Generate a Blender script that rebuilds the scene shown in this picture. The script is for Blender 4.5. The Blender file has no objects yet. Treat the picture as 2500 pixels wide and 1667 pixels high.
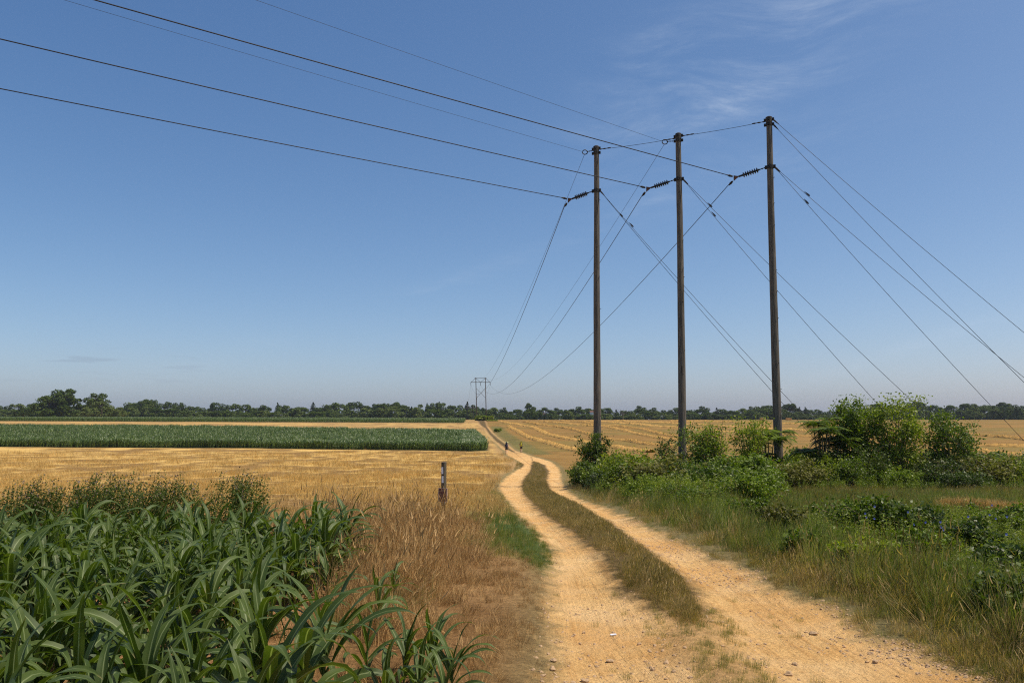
import bpy, math, random
import numpy as np
from mathutils import Vector, Matrix

# ------------------------------------------------------------------ camera, sky, sun
SC = bpy.context.scene
COL = SC.collection
EYE = 1.65
PITCH = math.radians(5.553)
FPX = 1944.0
cam_d = bpy.data.cameras.new('camera')
cam = bpy.data.objects.new('camera', cam_d)
COL.objects.link(cam)
cam.location = (0, 0, EYE)
cam.rotation_euler = (math.radians(90) + PITCH, 0, 0)
cam_d.lens = 28.0
cam_d.sensor_width = 36.0
cam_d.clip_start = 0.1
cam_d.clip_end = 20000
SC.camera = cam
SC.view_settings.view_transform = 'Standard'
SC.view_settings.look = 'None'
SC.view_settings.exposure = -0.08
SC.view_settings.gamma = 1.0
SC.view_settings.use_curve_mapping = False
SUN_AZ = 100.0      # degrees clockwise from the viewing direction (+Y)
SUN_EL = 62.0
sun_dir = Vector((math.sin(math.radians(SUN_AZ)) * math.cos(math.radians(SUN_EL)),
                  math.cos(math.radians(SUN_AZ)) * math.cos(math.radians(SUN_EL)),
                  math.sin(math.radians(SUN_EL))))
sl = bpy.data.lights.new('sun', 'SUN')
sl.energy = 4.9
sl.angle = math.radians(0.53)
sl.color = (1.0, 0.93, 0.82)
so = bpy.data.objects.new('sun', sl)
COL.objects.link(so)
so.rotation_euler = sun_dir.to_track_quat('Z', 'Y').to_euler()
so.location = (0, 0, 60)

world = bpy.data.worlds.new('World')
SC.world = world
world.use_nodes = True
SC.cycles.max_bounces = 6
SC.cycles.diffuse_bounces = 3
SC.cycles.glossy_bounces = 2
SC.cycles.transmission_bounces = 4
SC.cycles.transparent_max_bounces = 6
SC.cycles.use_denoising = False
SC.cycles.filter_width = 1.15
SC.cycles.sample_clamp_indirect = 3.0


class NT:
    """tiny node helper"""
    def __init__(s, tree):
        s.t = tree
        s.n = tree.nodes
        s.l = tree.links

    def add(s, typ, ins=None, **kw):
        nd = s.n.new(typ)
        for k, v in kw.items():
            setattr(nd, k, v)
        if ins:
            for k, v in ins.items():
                sock = nd.inputs[k]
                if isinstance(v, bpy.types.NodeSocket):
                    s.l.new(v, sock)
                else:
                    sock.default_value = v
        return nd

    def math(s, op, a, b=0.0, c=None, clamp=False):
        d = {0: a, 1: b}
        if c is not None:
            d[2] = c
        return s.add('ShaderNodeMath', d, operation=op, use_clamp=clamp).outputs[0]

    def mix(s, f, a, b, blend='MIX'):
        nd = s.n.new('ShaderNodeMix')
        nd.data_type = 'RGBA'
        nd.blend_type = blend
        for sock, v in ((nd.inputs[0], f), (nd.inputs[6], a), (nd.inputs[7], b)):
            if isinstance(v, bpy.types.NodeSocket):
                s.l.new(v, sock)
            elif isinstance(v, (int, float)):
                sock.default_value = v
            else:
                sock.default_value = tuple(v) + ((1.0,) if len(v) == 3 else ())
        return nd.outputs[2]

    def noise(s, vec, scale, detail=3.0, rough=0.55, dist=0.0):
        return s.add('ShaderNodeTexNoise', {'Vector': vec, 'Scale': scale, 'Detail': detail,
                                            'Roughness': rough, 'Distortion': dist}).outputs[0]

    def ramp(s, v, lo, hi, a=0.0, b=1.0):
        return s.add('ShaderNodeMapRange', {0: v, 1: lo, 2: hi, 3: a, 4: b}, clamp=True).outputs[0]

    def mapping(s, vec, scale=(1, 1, 1), rot=(0, 0, 0), loc=(0, 0, 0)):
        return s.add('ShaderNodeMapping', {'Vector': vec, 'Scale': scale, 'Rotation': rot, 'Location': loc}).outputs[0]


# sky
wt = NT(world.node_tree)
wt.n.clear()
sky = wt.add('ShaderNodeTexSky', sky_type='NISHITA')
sky.sun_disc = False
sky.sun_elevation = math.radians(SUN_EL)
sky.sun_rotation = math.radians(SUN_AZ)
sky.altitude = 200
sky.air_density = 0.72
sky.dust_density = 1.7
sky.ozone_density = 6.0
geo = wt.add('ShaderNodeNewGeometry')
dirv = wt.add('ShaderNodeTexCoord').outputs['Generated']
sep = wt.add('ShaderNodeSeparateXYZ', {0: dirv})
# thin cirrus: warped, stretched noise on the view direction, kept to a few patches of sky
warp = wt.add('ShaderNodeTexNoise', {'Vector': dirv, 'Scale': 2.5, 'Detail': 2.0}).outputs['Color']
wv = wt.add('ShaderNodeVectorMath', {0: warp, 1: (0.5, 0.5, 0.5)}, operation='SUBTRACT').outputs[0]
wv = wt.add('ShaderNodeVectorMath', {0: wv, 'Scale': 0.16}, operation='SCALE').outputs[0]
wd = wt.add('ShaderNodeVectorMath', {0: dirv, 1: wv}, operation='ADD').outputs[0]
cm = wt.mapping(wd, scale=(2.4, 2.4, 13.0), rot=(0, math.radians(20), 0))
cir = wt.noise(cm, 1.6, 6.0, 0.62, 0.4)
cir = wt.math('MULTIPLY', wt.ramp(cir, 0.44, 0.8), wt.ramp(wt.noise(cm, 9.0, 4.0, .7), .25, .75))


def blob(px, py, sx, sz, t, amp=1.0):
    u = (px - 1250) / FPX
    v = (833.5 - py) / FPX
    d = Vector((u, math.cos(PITCH) - v * math.sin(PITCH), math.sin(PITCH) + v * math.cos(PITCH))).normalized()
    dx = t.math('SUBTRACT', sep.outputs[0], d.x)
    dz = t.math('SUBTRACT', sep.outputs[2], d.z)
    a = math.radians(20)
    rx = t.math('ADD', t.math('MULTIPLY', dx, math.cos(a)), t.math('MULTIPLY', dz, math.sin(a)))
    rz = t.math('SUBTRACT', t.math('MULTIPLY', dz, math.cos(a)), t.math('MULTIPLY', dx, math.sin(a)))
    q = t.math('ADD', t.math('POWER', t.math('ABSOLUTE', t.math('DIVIDE', rx, sx)), 2.0),
               t.math('POWER', t.math('ABSOLUTE', t.math('DIVIDE', rz, sz)), 2.0))
    return t.math('MULTIPLY', t.math('EXPONENT', t.math('MULTIPLY', q, -1.0)), amp)


msk = None
for b in ((1800, 240, .09, .022, .55), (1790, 165, .13, .05, .45), (1600, 130, .07, .03, .3), (1950, 330, .12, .05, .22), (2000, 60, .25, .04, .22),
          (1590, 500, .05, .02, .28), (900, 760, .30, .012, .22), (2300, 820, .22, .008, .3), (1440, 430, .06, .05, .15)):
    m = blob(*b[:4], wt, b[4])
    msk = m if msk is None else wt.math('ADD', msk, m)
cfac = wt.math('MULTIPLY', cir, msk, clamp=True)
skyc = sky.outputs[0]
g1 = wt.mix(1.0, skyc, (.1, .1, .1), 'MULTIPLY')
gs_ = wt.add('ShaderNodeSeparateColor', {0: g1})
hsv = wt.add('ShaderNodeCombineColor', {0: wt.math('MULTIPLY', wt.math('POWER', gs_.outputs[0], 1.28), 26.4),
                                        1: wt.math('MULTIPLY', wt.math('POWER', gs_.outputs[1], 1.03), 16.6),
                                        2: wt.math('MULTIPLY', wt.math('POWER', gs_.outputs[2], .80), 12.6)}).outputs[0]
c1 = wt.mix(cfac, hsv, (7.0, 7.9, 9.2))
# small flat grey clouds low on the left
lowm = wt.mapping(dirv, scale=(12, 12, 110))
lown = wt.ramp(wt.noise(lowm, 1.3, 3.0, 0.5), 0.58, 0.70)
lowb = wt.math('MULTIPLY', wt.ramp(sep.outputs[2], 0.035, 0.05), wt.ramp(sep.outputs[2], 0.085, 0.07))
lowb = wt.math('MULTIPLY', lowb, wt.ramp(sep.outputs[0], -0.3, -0.4))
lowf = wt.math('MULTIPLY', wt.math('MULTIPLY', lown, lowb), 0.2)
c2 = wt.mix(lowf, c1, (2.2, 2.6, 3.6))
SKY_STRENGTH = 0.10
bg = wt.add('ShaderNodeBackground', {'Color': c2, 'Strength': SKY_STRENGTH})
wout = wt.add('ShaderNodeOutputWorld', {'Surface': bg.outputs[0]})

# ------------------------------------------------------------------ helpers
RNG = np.random.default_rng(7)
random.seed(7)


def pt(px, py, Y):
    """world point at depth Y seen at a pixel of the 2500 x 1667 photograph (used to survey positions)"""
    u = (px - 1250) / FPX
    v = (833.5 - py) / FPX
    k = Y / (math.cos(PITCH) - v * math.sin(PITCH))
    return Vector((u * k, Y, EYE + (math.sin(PITCH) + v * math.cos(PITCH)) * k))


def hermite(xs, ys):
    xs = np.array(xs, float)
    ys = np.array(ys, float)
    h = np.diff(xs)
    dl = np.diff(ys) / h
    m = np.zeros_like(ys)
    m[1:-1] = np.where(dl[:-1] * dl[1:] > 0, 2 * dl[:-1] * dl[1:] / (dl[:-1] + dl[1:] + 1e-12), 0)
    m[0], m[-1] = dl[0], dl[-1]

    def f(x):
        x = np.clip(np.asarray(x, float), xs[0], xs[-1])
        i = np.clip(np.searchsorted(xs, x) - 1, 0, len(xs) - 2)
        t = (x - xs[i]) / h[i]
        t2, t3 = t * t, t * t * t
        return ((2 * t3 - 3 * t2 + 1) * ys[i] + (t3 - 2 * t2 + t) * h[i] * m[i]
                + (-2 * t3 + 3 * t2) * ys[i + 1] + (t3 - t2) * h[i] * m[i + 1])
    return f


# drop of the ground below the eye, by distance (the land dips and rises again)
_D = hermite([-60, 0, 5, 12, 20, 30, 48, 63, 80, 100, 119, 140, 160, 200, 245, 300, 340, 400, 480, 600, 900, 2500, 9000],
             [1.9, 1.66, 1.65, 1.82, 2.24, 2.95, 4.1, 4.6, 4.85, 5.0, 5.05, 5.05, 4.9, 4.25, 3.05, 1.25, .6, .4, 1.0, 4.5, 8, 14, 30])


def vnoise(x, y, seed=0):
    x = np.asarray(x, float)
    y = np.asarray(y, float)
    xi = np.floor(x).astype(np.int64)
    yi = np.floor(y).astype(np.int64)
    xf = x - xi
    yf = y - yi

    def hsh(a, b):
        n = (a * 374761393 + b * 668265263 + seed * 1442695041) & 0xffffffff
        n = ((n ^ (n >> 13)) * 1274126177) & 0xffffffff
        return ((n ^ (n >> 16)) & 0xffff) / 65535.0
    u = xf * xf * (3 - 2 * xf)
    v = yf * yf * (3 - 2 * yf)
    a = hsh(xi, yi) * (1 - u) + hsh(xi + 1, yi) * u
    b = hsh(xi, yi + 1) * (1 - u) + hsh(xi + 1, yi + 1) * u
    return a * (1 - v) + b * v


def fbm(x, y, seed=0, oct=4):
    r = 0
    a = .5
    for o in range(oct):
        r = r + a * vnoise(x * 2 ** o, y * 2 ** o, seed + o)
        a *= .5
    return r / (1 - .5 ** oct)


def base_h(X, Y):
    return EYE - _D(Y)


def ground_pt(px, py):
    """where the ray of a pixel of the photograph meets the ground profile"""
    u = (px - 1250) / FPX
    v = (833.5 - py) / FPX
    den = math.cos(PITCH) - v * math.sin(PITCH)
    s = (math.sin(PITCH) + v * math.cos(PITCH)) / den
    Y = np.concatenate([np.arange(1, 60, .02), np.arange(60, 420, .1)])
    z = EYE + s * Y
    g = base_h(0, Y)
    k = np.argmax(z <= g)
    if not (z <= g).any():
        k = len(Y) - 1
    return np.array([u / den * Y[k], Y[k]])


def gp(poly):
    return np.array([ground_pt(*p) for p in poly])


def sdf_poly(P, V):
    """signed distance of points P (N,2) to polygon V (negative inside)"""
    x, y = P[:, 0], P[:, 1]
    d = np.full(len(P), 1e18)
    ins = np.zeros(len(P), bool)
    n = len(V)
    for i in range(n):
        a, b = V[i], V[(i + 1) % n]
        e = b - a
        w0, w1 = x - a[0], y - a[1]
        t = np.clip((w0 * e[0] + w1 * e[1]) / (e @ e + 1e-12), 0, 1)
        d = np.minimum(d, (w0 - e[0] * t) ** 2 + (w1 - e[1] * t) ** 2)
        c = ((a[1] <= y) & (b[1] > y)) | ((b[1] <= y) & (a[1] > y))
        if e[1] != 0:
            xi = a[0] + (y - a[1]) / e[1] * e[0]
            ins ^= c & (x < xi)
    d = np.sqrt(d)
    return np.where(ins, -d, d)


def sdf_line(P, V, w):
    x, y = P[:, 0], P[:, 1]
    d = np.full(len(P), 1e18)
    for i in range(len(V) - 1):
        a, b = V[i], V[i + 1]
        e = b - a
        w0, w1 = x - a[0], y - a[1]
        t = np.clip((w0 * e[0] + w1 * e[1]) / (e @ e + 1e-12), 0, 1)
        d = np.minimum(d, (w0 - e[0] * t) ** 2 + (w1 - e[1] * t) ** 2)
    return np.sqrt(d) - w


LEFT_TRACK = np.vstack([[[-.1, -6]], gp([(1326, 1667), (1347, 1570), (1340, 1462), (1336, 1400), (1350, 1368), (1333, 1324), (1293, 1281),
    (1257, 1245), (1226, 1203), (1219, 1192), (1222, 1180), (1236, 1165), (1256, 1152), (1275, 1141), (1281, 1134), (1266, 1125), (1250, 1116), (1238, 1110), (1232, 1103), (1272, 1103), (1296, 1112),
    (1300, 1122), (1297, 1136), (1293, 1151), (1275, 1172), (1271, 1190), (1286, 1219), (1322, 1259), (1369, 1288), (1409, 1317), (1441, 1346),
    (1470, 1382), (1500, 1430), (1530, 1450), (1590, 1495), (1640, 1530), (1625, 1563), (1650, 1610), (1690, 1667)]), [[.9, -6]]])
RIGHT_TRACK = np.vstack([[[1.7, -6]], gp([(1890, 1667), (1800, 1610), (1750, 1560), (1735, 1500), (1715, 1460), (1678, 1414), (1613, 1365),
    (1544, 1315), (1483, 1273), (1414, 1231), (1376, 1216), (1347, 1198), (1336, 1172), (1341, 1150), (1330, 1134), (1300, 1124), (1296, 1112),
    (1342, 1125), (1366, 1143), (1370, 1162), (1370, 1176), (1379, 1188), (1387, 1201), (1423, 1223), (1449, 1231), (1529, 1265), (1583, 1292),
    (1659, 1326), (1736, 1368), (1828, 1391), (1881, 1445), (1965, 1468), (2042, 1495), (2108, 1554), (2198, 1575), (2317, 1623), (2406, 1667)]),
    [[4.2, -6]]])
RUT_A = gp([(1250, 1107), (1225, 1090), (1205, 1075), (1190, 1058), (1183, 1045), (1170, 1037), (1152, 1031.5)])
RUT_B = gp([(1272, 1108), (1255, 1098), (1232, 1080), (1208, 1062), (1196, 1048), (1191, 1041)])
GREEN_PATCH = gp([(1195, 1262), (1240, 1262), (1290, 1290), (1330, 1330), (1352, 1375), (1345, 1400), (1290, 1372), (1215, 1345), (1190, 1310)])
CORN_NEAR = np.array([(-1.85, 10.0), (-1.80, 8.3), (-1.70, 7.2), (-1.85, 6.3), (-1.9, 5.6), (-1.55, 5.1), (-1.1, 4.75), (-.85, 4.3), (-.75, 2.9), (-2.4, 2.9), (-8.0, 10.2)])
CORN_MID = np.vstack([[[-165, 152]], gp([(0, 1091), (600, 1094), (1150, 1102), (1196, 1100), (1192, 1083), (1172, 1066)]), [[-9.5, 212], [-100, 240], [-215, 262]]])
CORN_FAR = np.array([(-330, 345), (-205, 320), (-100, 302), (-17.5, 290), (-19, 330), (-330, 392)])


def road_sdf(P):
    a = sdf_poly(P, LEFT_TRACK)
    b = sdf_poly(P, RIGHT_TRACK)
    c = sdf_line(P, RUT_A, .38)
    d = sdf_line(P, RUT_B, .26)
    return np.minimum(np.minimum(a, b), np.minimum(c, d))


def road_x(Y):
    """x of the right-hand edge of the whole track"""
    pts = np.array([(4.2, -6)] + [tuple(ground_pt(*p)) for p in [(2406, 1667), (2108, 1554), (1965, 1468), (1828, 1391), (1659, 1326), (1529, 1265),
                   (1423, 1223), (1379, 1188), (1370, 1162), (1342, 1125), (1296, 1112), (1232, 1080), (1208, 1062), (1191, 1041)]] + [(-15, 420)])
    o = np.argsort(pts[:, 1])
    return np.interp(Y, pts[o, 1], pts[o, 0])


def road_xl(Y):
    pts = np.array([(0, -6)] + [tuple(ground_pt(*p)) for p in [(1326, 1667), (1340, 1462), (1333, 1324), (1293, 1281), (1257, 1245), (1221, 1198),
                   (1253, 1154), (1264, 1125), (1232, 1103), (1205, 1075), (1190, 1058), (1170, 1037)]] + [(-20, 420)])
    o = np.argsort(pts[:, 1])
    return np.interp(Y, pts[o, 1], pts[o, 0])


def ground_h(X, Y, sd=None):
    X = np.atleast_1d(np.asarray(X, float))
    Y = np.atleast_1d(np.asarray(Y, float))
    P = np.stack([X, Y], 1)
    if sd is None:
        sd = road_sdf(P)
    z = base_h(X, Y)
    near = np.clip((130 - Y) / 60, 0, 1)
    edge = 1 / (1 + np.exp(-sd / .12))
    z = z + near * (edge - .5) * .09                    # tracks worn into the ground
    z = z + near * .05 * (fbm(X * .8, Y * .8, 3) - .5) + .02 * near * (fbm(X * 4, Y * 4, 9) - .5)
    z = z + .25 * (fbm(X * .05, Y * .05, 5) - .5) * np.clip((Y - 40) / 80, 0, 1) * np.clip((320 - Y) / 80, 0, 1)
    # right-hand bank stands a little higher
    rb = np.clip((X - road_x(Y) - .4) / 2.0, 0, 1) * np.clip((60 - Y) / 30, 0, 1)
    z = z + .12 * rb
    return z


def gz(x, y):
    return float(ground_h([x], [y])[0])


def tag(o, label=None, cat=None, group=None, kind=None):
    if label: o['label'] = label
    if cat: o['category'] = cat
    if group: o['group'] = group
    if kind: o['kind'] = kind
    return o


def np_mesh(name, V, F, mats=None, smooth=False, attrs=None, mi=None):
    """V (n,3), F (m,k) uniform faces or list of such arrays"""
    me = bpy.data.meshes.new(name)
    V = np.asarray(V, np.float32)
    Fs = F if isinstance(F, (list, tuple)) else [F]
    Fs = [np.asarray(f, np.int32) for f in Fs if len(f)]
    loops = np.concatenate([f.ravel() for f in Fs])
    sizes = np.concatenate([np.full(len(f), f.shape[1], np.int32) for f in Fs])
    starts = np.concatenate([[0], np.cumsum(sizes)[:-1]]).astype(np.int32)
    me.vertices.add(len(V))
    me.vertices.foreach_set('co', V.ravel())
    me.loops.add(len(loops))
    me.loops.foreach_set('vertex_index', loops)
    me.polygons.add(len(sizes))
    me.polygons.foreach_set('loop_start', starts)
    if mats:
        for m in (mats if isinstance(mats, (list, tuple)) else [mats]):
            me.materials.append(m)
    if mi is not None:
        me.polygons.foreach_set('material_index', np.asarray(mi, np.int32))
    if smooth:
        me.polygons.foreach_set('use_smooth', np.ones(len(sizes), bool))
    if attrs:
        for k, v in attrs.items():
            v = np.asarray(v, np.float32)
            if v.ndim == 1:
                a = me.attributes.new(k, 'FLOAT', 'POINT')
                a.data.foreach_set('value', v)
            else:
                a = me.attributes.new(k, 'FLOAT_COLOR', 'POINT')
                if v.shape[1] == 3:
                    v = np.hstack([v, np.ones((len(v), 1), np.float32)])
                a.data.foreach_set('color', v.ravel())
    me.update(calc_edges=True)
    return me


def obj(name, me, parent=None, loc=None, rot=None, scale=None):
    o = bpy.data.objects.new(name, me)
    COL.objects.link(o)
    if parent is not None: o.parent = parent
    if loc is not None: o.location = loc
    if rot is not None: o.rotation_euler = rot
    if scale is not None: o.scale = scale
    return o


def empty(name, loc, label, cat, group=None, rz=0):
    o = bpy.data.objects.new(name, None)
    COL.objects.link(o)
    o.location = loc
    o.rotation_euler = (0, 0, rz)
    o.empty_display_size = .2
    return tag(o, label, cat, group)


class MB:
    """collects simple solids into one mesh"""
    def __init__(s):
        s.v = []
        s.f = []

    def _add(s, V, F):
        k = len(s.v)
        s.v += [tuple(p) for p in V]
        s.f += [tuple(i + k for i in f) for f in F]

    def tube(s, pts, r, n=8, cap=True):
        pts = [Vector(p) for p in pts]
        rs = r if isinstance(r, (list, tuple)) else [r] * len(pts)
        V = []
        up = Vector((0, 0, 1))
        for i, p in enumerate(pts):
            a = pts[max(i - 1, 0)]
            b = pts[min(i + 1, len(pts) - 1)]
            t = (b - a).normalized()
            ref = up if abs(t.z) < .95 else Vector((1, 0, 0))
            x = t.cross(ref).normalized()
            y = x.cross(t).normalized()
            for j in range(n):
                q = 2 * math.pi * j / n
                V.append(p + (x * math.cos(q) + y * math.sin(q)) * rs[i])
        F = []
        for i in range(len(pts) - 1):
            for j in range(n):
                F.append((i * n + j, i * n + (j + 1) % n, (i + 1) * n + (j + 1) % n, (i + 1) * n + j))
        if cap:
            F.append(tuple(range(n))[::-1])
            F.append(tuple((len(pts) - 1) * n + j for j in range(n)))
        s._add(V, F)
        return s

    def box(s, c, size, rot=None):
        c = Vector(c)
        sx, sy, sz = [k / 2 for k in size]
        P = [Vector((a * sx, b * sy, d * sz)) for a in (-1, 1) for b in (-1, 1) for d in (-1, 1)]
        if rot is not None:
            P = [rot @ p for p in P]
        s._add([c + p for p in P], [(0, 1, 3, 2), (4, 6, 7, 5), (0, 4, 5, 1), (2, 3, 7, 6), (0, 2, 6, 4), (1, 5, 7, 3)])
        return s

    def prism(s, pts, off):
        n = len(pts)
        off = Vector(off)
        V = [Vector(p) for p in pts] + [Vector(p) + off for p in pts]
        F = [tuple(range(n))[::-1], tuple(range(n, 2 * n))] + [(i, (i + 1) % n, n + (i + 1) % n, n + i) for i in range(n)]
        s._add(V, F)
        return s

    def mesh(s, name, mat, smooth=False):
        me = bpy.data.meshes.new(name)
        me.from_pydata([tuple(v) for v in s.v], [], s.f)
        me.materials.append(mat)
        if smooth:
            for p in me.polygons: p.use_smooth = True
        me.update()
        return me

    def build(s, name, mat, parent=None, smooth=False, loc=None):
        return obj(name, s.mesh(name, mat, smooth), parent, loc)


# ------------------------------------------------------------------ materials
def new_mat(name):
    m = bpy.data.materials.new(name)
    m.use_nodes = True
    t = NT(m.node_tree)
    t.n.clear()
    out = t.add('ShaderNodeOutputMaterial')
    return m, t, out


def simple(name, col, rough=.8, var=.25, scale=8, spec=.3, metal=0, bump=0.0, bscale=40, stretch=None):
    m, t, out = new_mat(name)
    co = t.add('ShaderNodeTexCoord').outputs['Object']
    if stretch: co = t.mapping(co, scale=stretch)
    n = t.noise(co, scale, 5, .6)
    dark = tuple(c * (1 - var) for c in col)
    lite = tuple(min(1, c * (1 + var)) for c in col)
    c = t.mix(t.ramp(n, .3, .7), dark, lite)
    ins = {'Base Color': c, 'Roughness': rough, 'Specular IOR Level': spec, 'Metallic': metal}
    if bump:
        b = t.add('ShaderNodeBump', {'Height': t.noise(co, bscale, 4, .6), 'Strength': bump, 'Distance': .01})
        ins['Normal'] = b.outputs[0]
    p = t.add('ShaderNodeBsdfPrincipled', ins)
    t.l.new(p.outputs[0], out.inputs[0])
    return m


def leaf_mat(name, a, b, trans=.3, rough=.5, spec=.35, dry=None, tcol=None, wscale=.6):
    """foliage: colour varies per plant, per patch of ground and (dry) by the instance's own dryness"""
    m, t, out = new_mat(name)
    oi = t.add('ShaderNodeObjectInfo').outputs['Random']
    co = t.add('ShaderNodeNewGeometry').outputs['Position']
    n = t.noise(co, wscale, 3, .6)
    n2 = t.noise(co, 9.0, 2, .6)
    ri = t.add('ShaderNodeNewGeometry').outputs['Random Per Island']
    f = t.math('ADD', t.math('MULTIPLY', oi, .30), t.math('ADD', t.math('MULTIPLY', n, .40), t.math('MULTIPLY', n2, .25)))
    f = t.math('ADD', f, t.math('MULTIPLY', ri, .55))
    c = t.mix(t.ramp(f, .35, 1.15), a, b)
    if dry is not None:
        at = t.add('ShaderNodeAttribute', attribute_name='dry', attribute_type='INSTANCER').outputs['Fac']
        dd = t.math('ADD', at, t.math('MULTIPLY', t.math('SUBTRACT', ri, .5), .7), clamp=True)
        c = t.mix(dd, c, t.mix(ri, tuple(q * .6 for q in dry), tuple(min(1, q * 1.25) for q in dry)))
    bs = t.add('ShaderNodeBsdfPrincipled', {'Base Color': c, 'Roughness': rough, 'Specular IOR Level': spec})
    tc = t.mix(1.0, c, tcol or (1.3, 1.5, .5), 'MULTIPLY')
    tr = t.add('ShaderNodeBsdfTranslucent', {'Color': tc})
    mx = t.add('ShaderNodeMixShader', {0: trans, 1: bs.outputs[0], 2: tr.outputs[0]})
    t.l.new(mx.outputs[0], out.inputs[0])
    return m


M = {}
M['wood'] = simple('weathered_pole_wood', (.120, .102, .080), .85, .6, 3.0, .2, bump=.8, bscale=6, stretch=(6, 6, .35))
M['wood_dark'] = simple('tarred_pole_top', (.06, .05, .04), .8, .4, 10)
M['metal'] = simple('rusty_galvanised_steel', (.022, .019, .016), .6, .5, 12, metal=.3)
M['rust'] = simple('rusty_steel_plate', (.12, .055, .03), .7, .4, 12)
M['wire'] = simple('dark_wire', (.016, .016, .018), .5, .1, 5, metal=.3)
M['glassy'] = simple('insulator_glaze', (.012, .016, .022), .2, .2, 5, spec=.6)
M['post'] = simple('post_wood_dark', (.085, .075, .05), .85, .4, 6, bump=.5, bscale=30, stretch=(8, 8, 1))
M['blaze'] = simple('white_blaze_paint', (.74, .78, .84), .6, .12, 30)
M['plaque'] = simple('brown_sign_plaque', (.11, .04, .04), .5, .15, 10)
M['plaque_edge'] = simple('plaque_border', (.45, .36, .36), .5, .15, 10)
M['letter'] = simple('plaque_lettering', (.55, .42, .30), .6, .1, 10)
M['bark'] = simple('tree_bark', (.09, .07, .05), .9, .4, 6)
M['stem'] = simple('shrub_stem', (.16, .12, .07), .9, .3, 10)
M['skin'] = simple('skin', (.55, .33, .23), .55, .08, 10)
M['black_cloth'] = simple('black_cloth', (.02, .02, .026), .85, .3, 10)
M['navy_cloth'] = simple('dark_navy_cloth', (.03, .03, .055), .85, .3, 10)
M['yellow_cloth'] = simple('yellow_pack_cover', (.45, .40, .03), .6, .3, 6)
M['pad'] = simple('pale_sleeping_pad', (.70, .74, .38), .7, .1, 10)
M['hair'] = simple('hair', (.05, .03, .02), .7, .3, 20)
M['shoe'] = simple('shoe', (.05, .04, .035), .8, .3, 20)
M['stone'] = simple('tan_stone', (.46, .31, .17), .85, .35, 30, bump=.5)
M['bale'] = simple('straw_bale', (.50, .27, .09), .9, .3, 3, bump=.5)
M['house'] = simple('pale_wall', (.7, .7, .68), .8, .05, 2)

M['leaf'] = leaf_mat('shrub_leaf', (.028, .055, .003), (.18, .245, .014), .30, .5, .35)
M['leaf_bright'] = leaf_mat('bright_leaf', (.060, .095, .005), (.30, .35, .024), .35, .5, .35)
M['leaf_olive'] = leaf_mat('olive_leaf', (.05, .055, .008), (.22, .21, .045), .28, .55, .3)
M['leaf_dark'] = leaf_mat('dark_leaf', (.020, .040, .005), (.10, .145, .014), .25, .5, .4)
M['tree_leaf'] = leaf_mat('tree_foliage', (.020, .042, .006), (.095, .135, .022), .12, .75, .1, wscale=.12)
M['tree_leaf_light'] = leaf_mat('pale_tree_foliage', (.050, .080, .018), (.15, .185, .05), .12, .75, .1, wscale=.12)
M['tree_leaf_dark'] = leaf_mat('conifer_foliage', (.012, .028, .008), (.045, .070, .02), .08, .75, .1, wscale=.12)
M['windrow'] = leaf_mat('windrow_straw', (.22, .115, .026), (.62, .385, .115), .05, .8, .1, wscale=2.0)
M['weed'] = leaf_mat('grey_green_weed', (.030, .050, .008), (.13, .170, .035), .25, .7, .2)
M['weed_head'] = simple('dried_seed_heads', (.16, .12, .09), .9, .4, 30)
M['grass'] = leaf_mat('grass_blade', (.040, .070, .006), (.18, .24, .022), .35, .55, .35, dry=(.48, .37, .17))
M['straw'] = leaf_mat('straw_blade', (.30, .18, .04), (.80, .57, .20), .15, .55, .35, tcol=(1.1, 1, .8))
M['dead'] = leaf_mat('dead_grass_blade', (.10, .050, .014), (.68, .44, .17), .2, .6, .3, tcol=(1.1, 1, .8))
M['seed'] = leaf_mat('seed_grass', (.06, .060, .012), (.27, .185, .045), .3, .6, .3, dry=(.52, .36, .15))
M['corn_far'] = leaf_mat('far_corn_leaf', (.030, .062, .008), (.24, .32, .075), .25, .42, .5, wscale=.25)
M['blue'] = simple('chicory_blue', (.16, .19, .60), .7, .1, 10)
M['plane'] = M['blaze']


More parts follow.
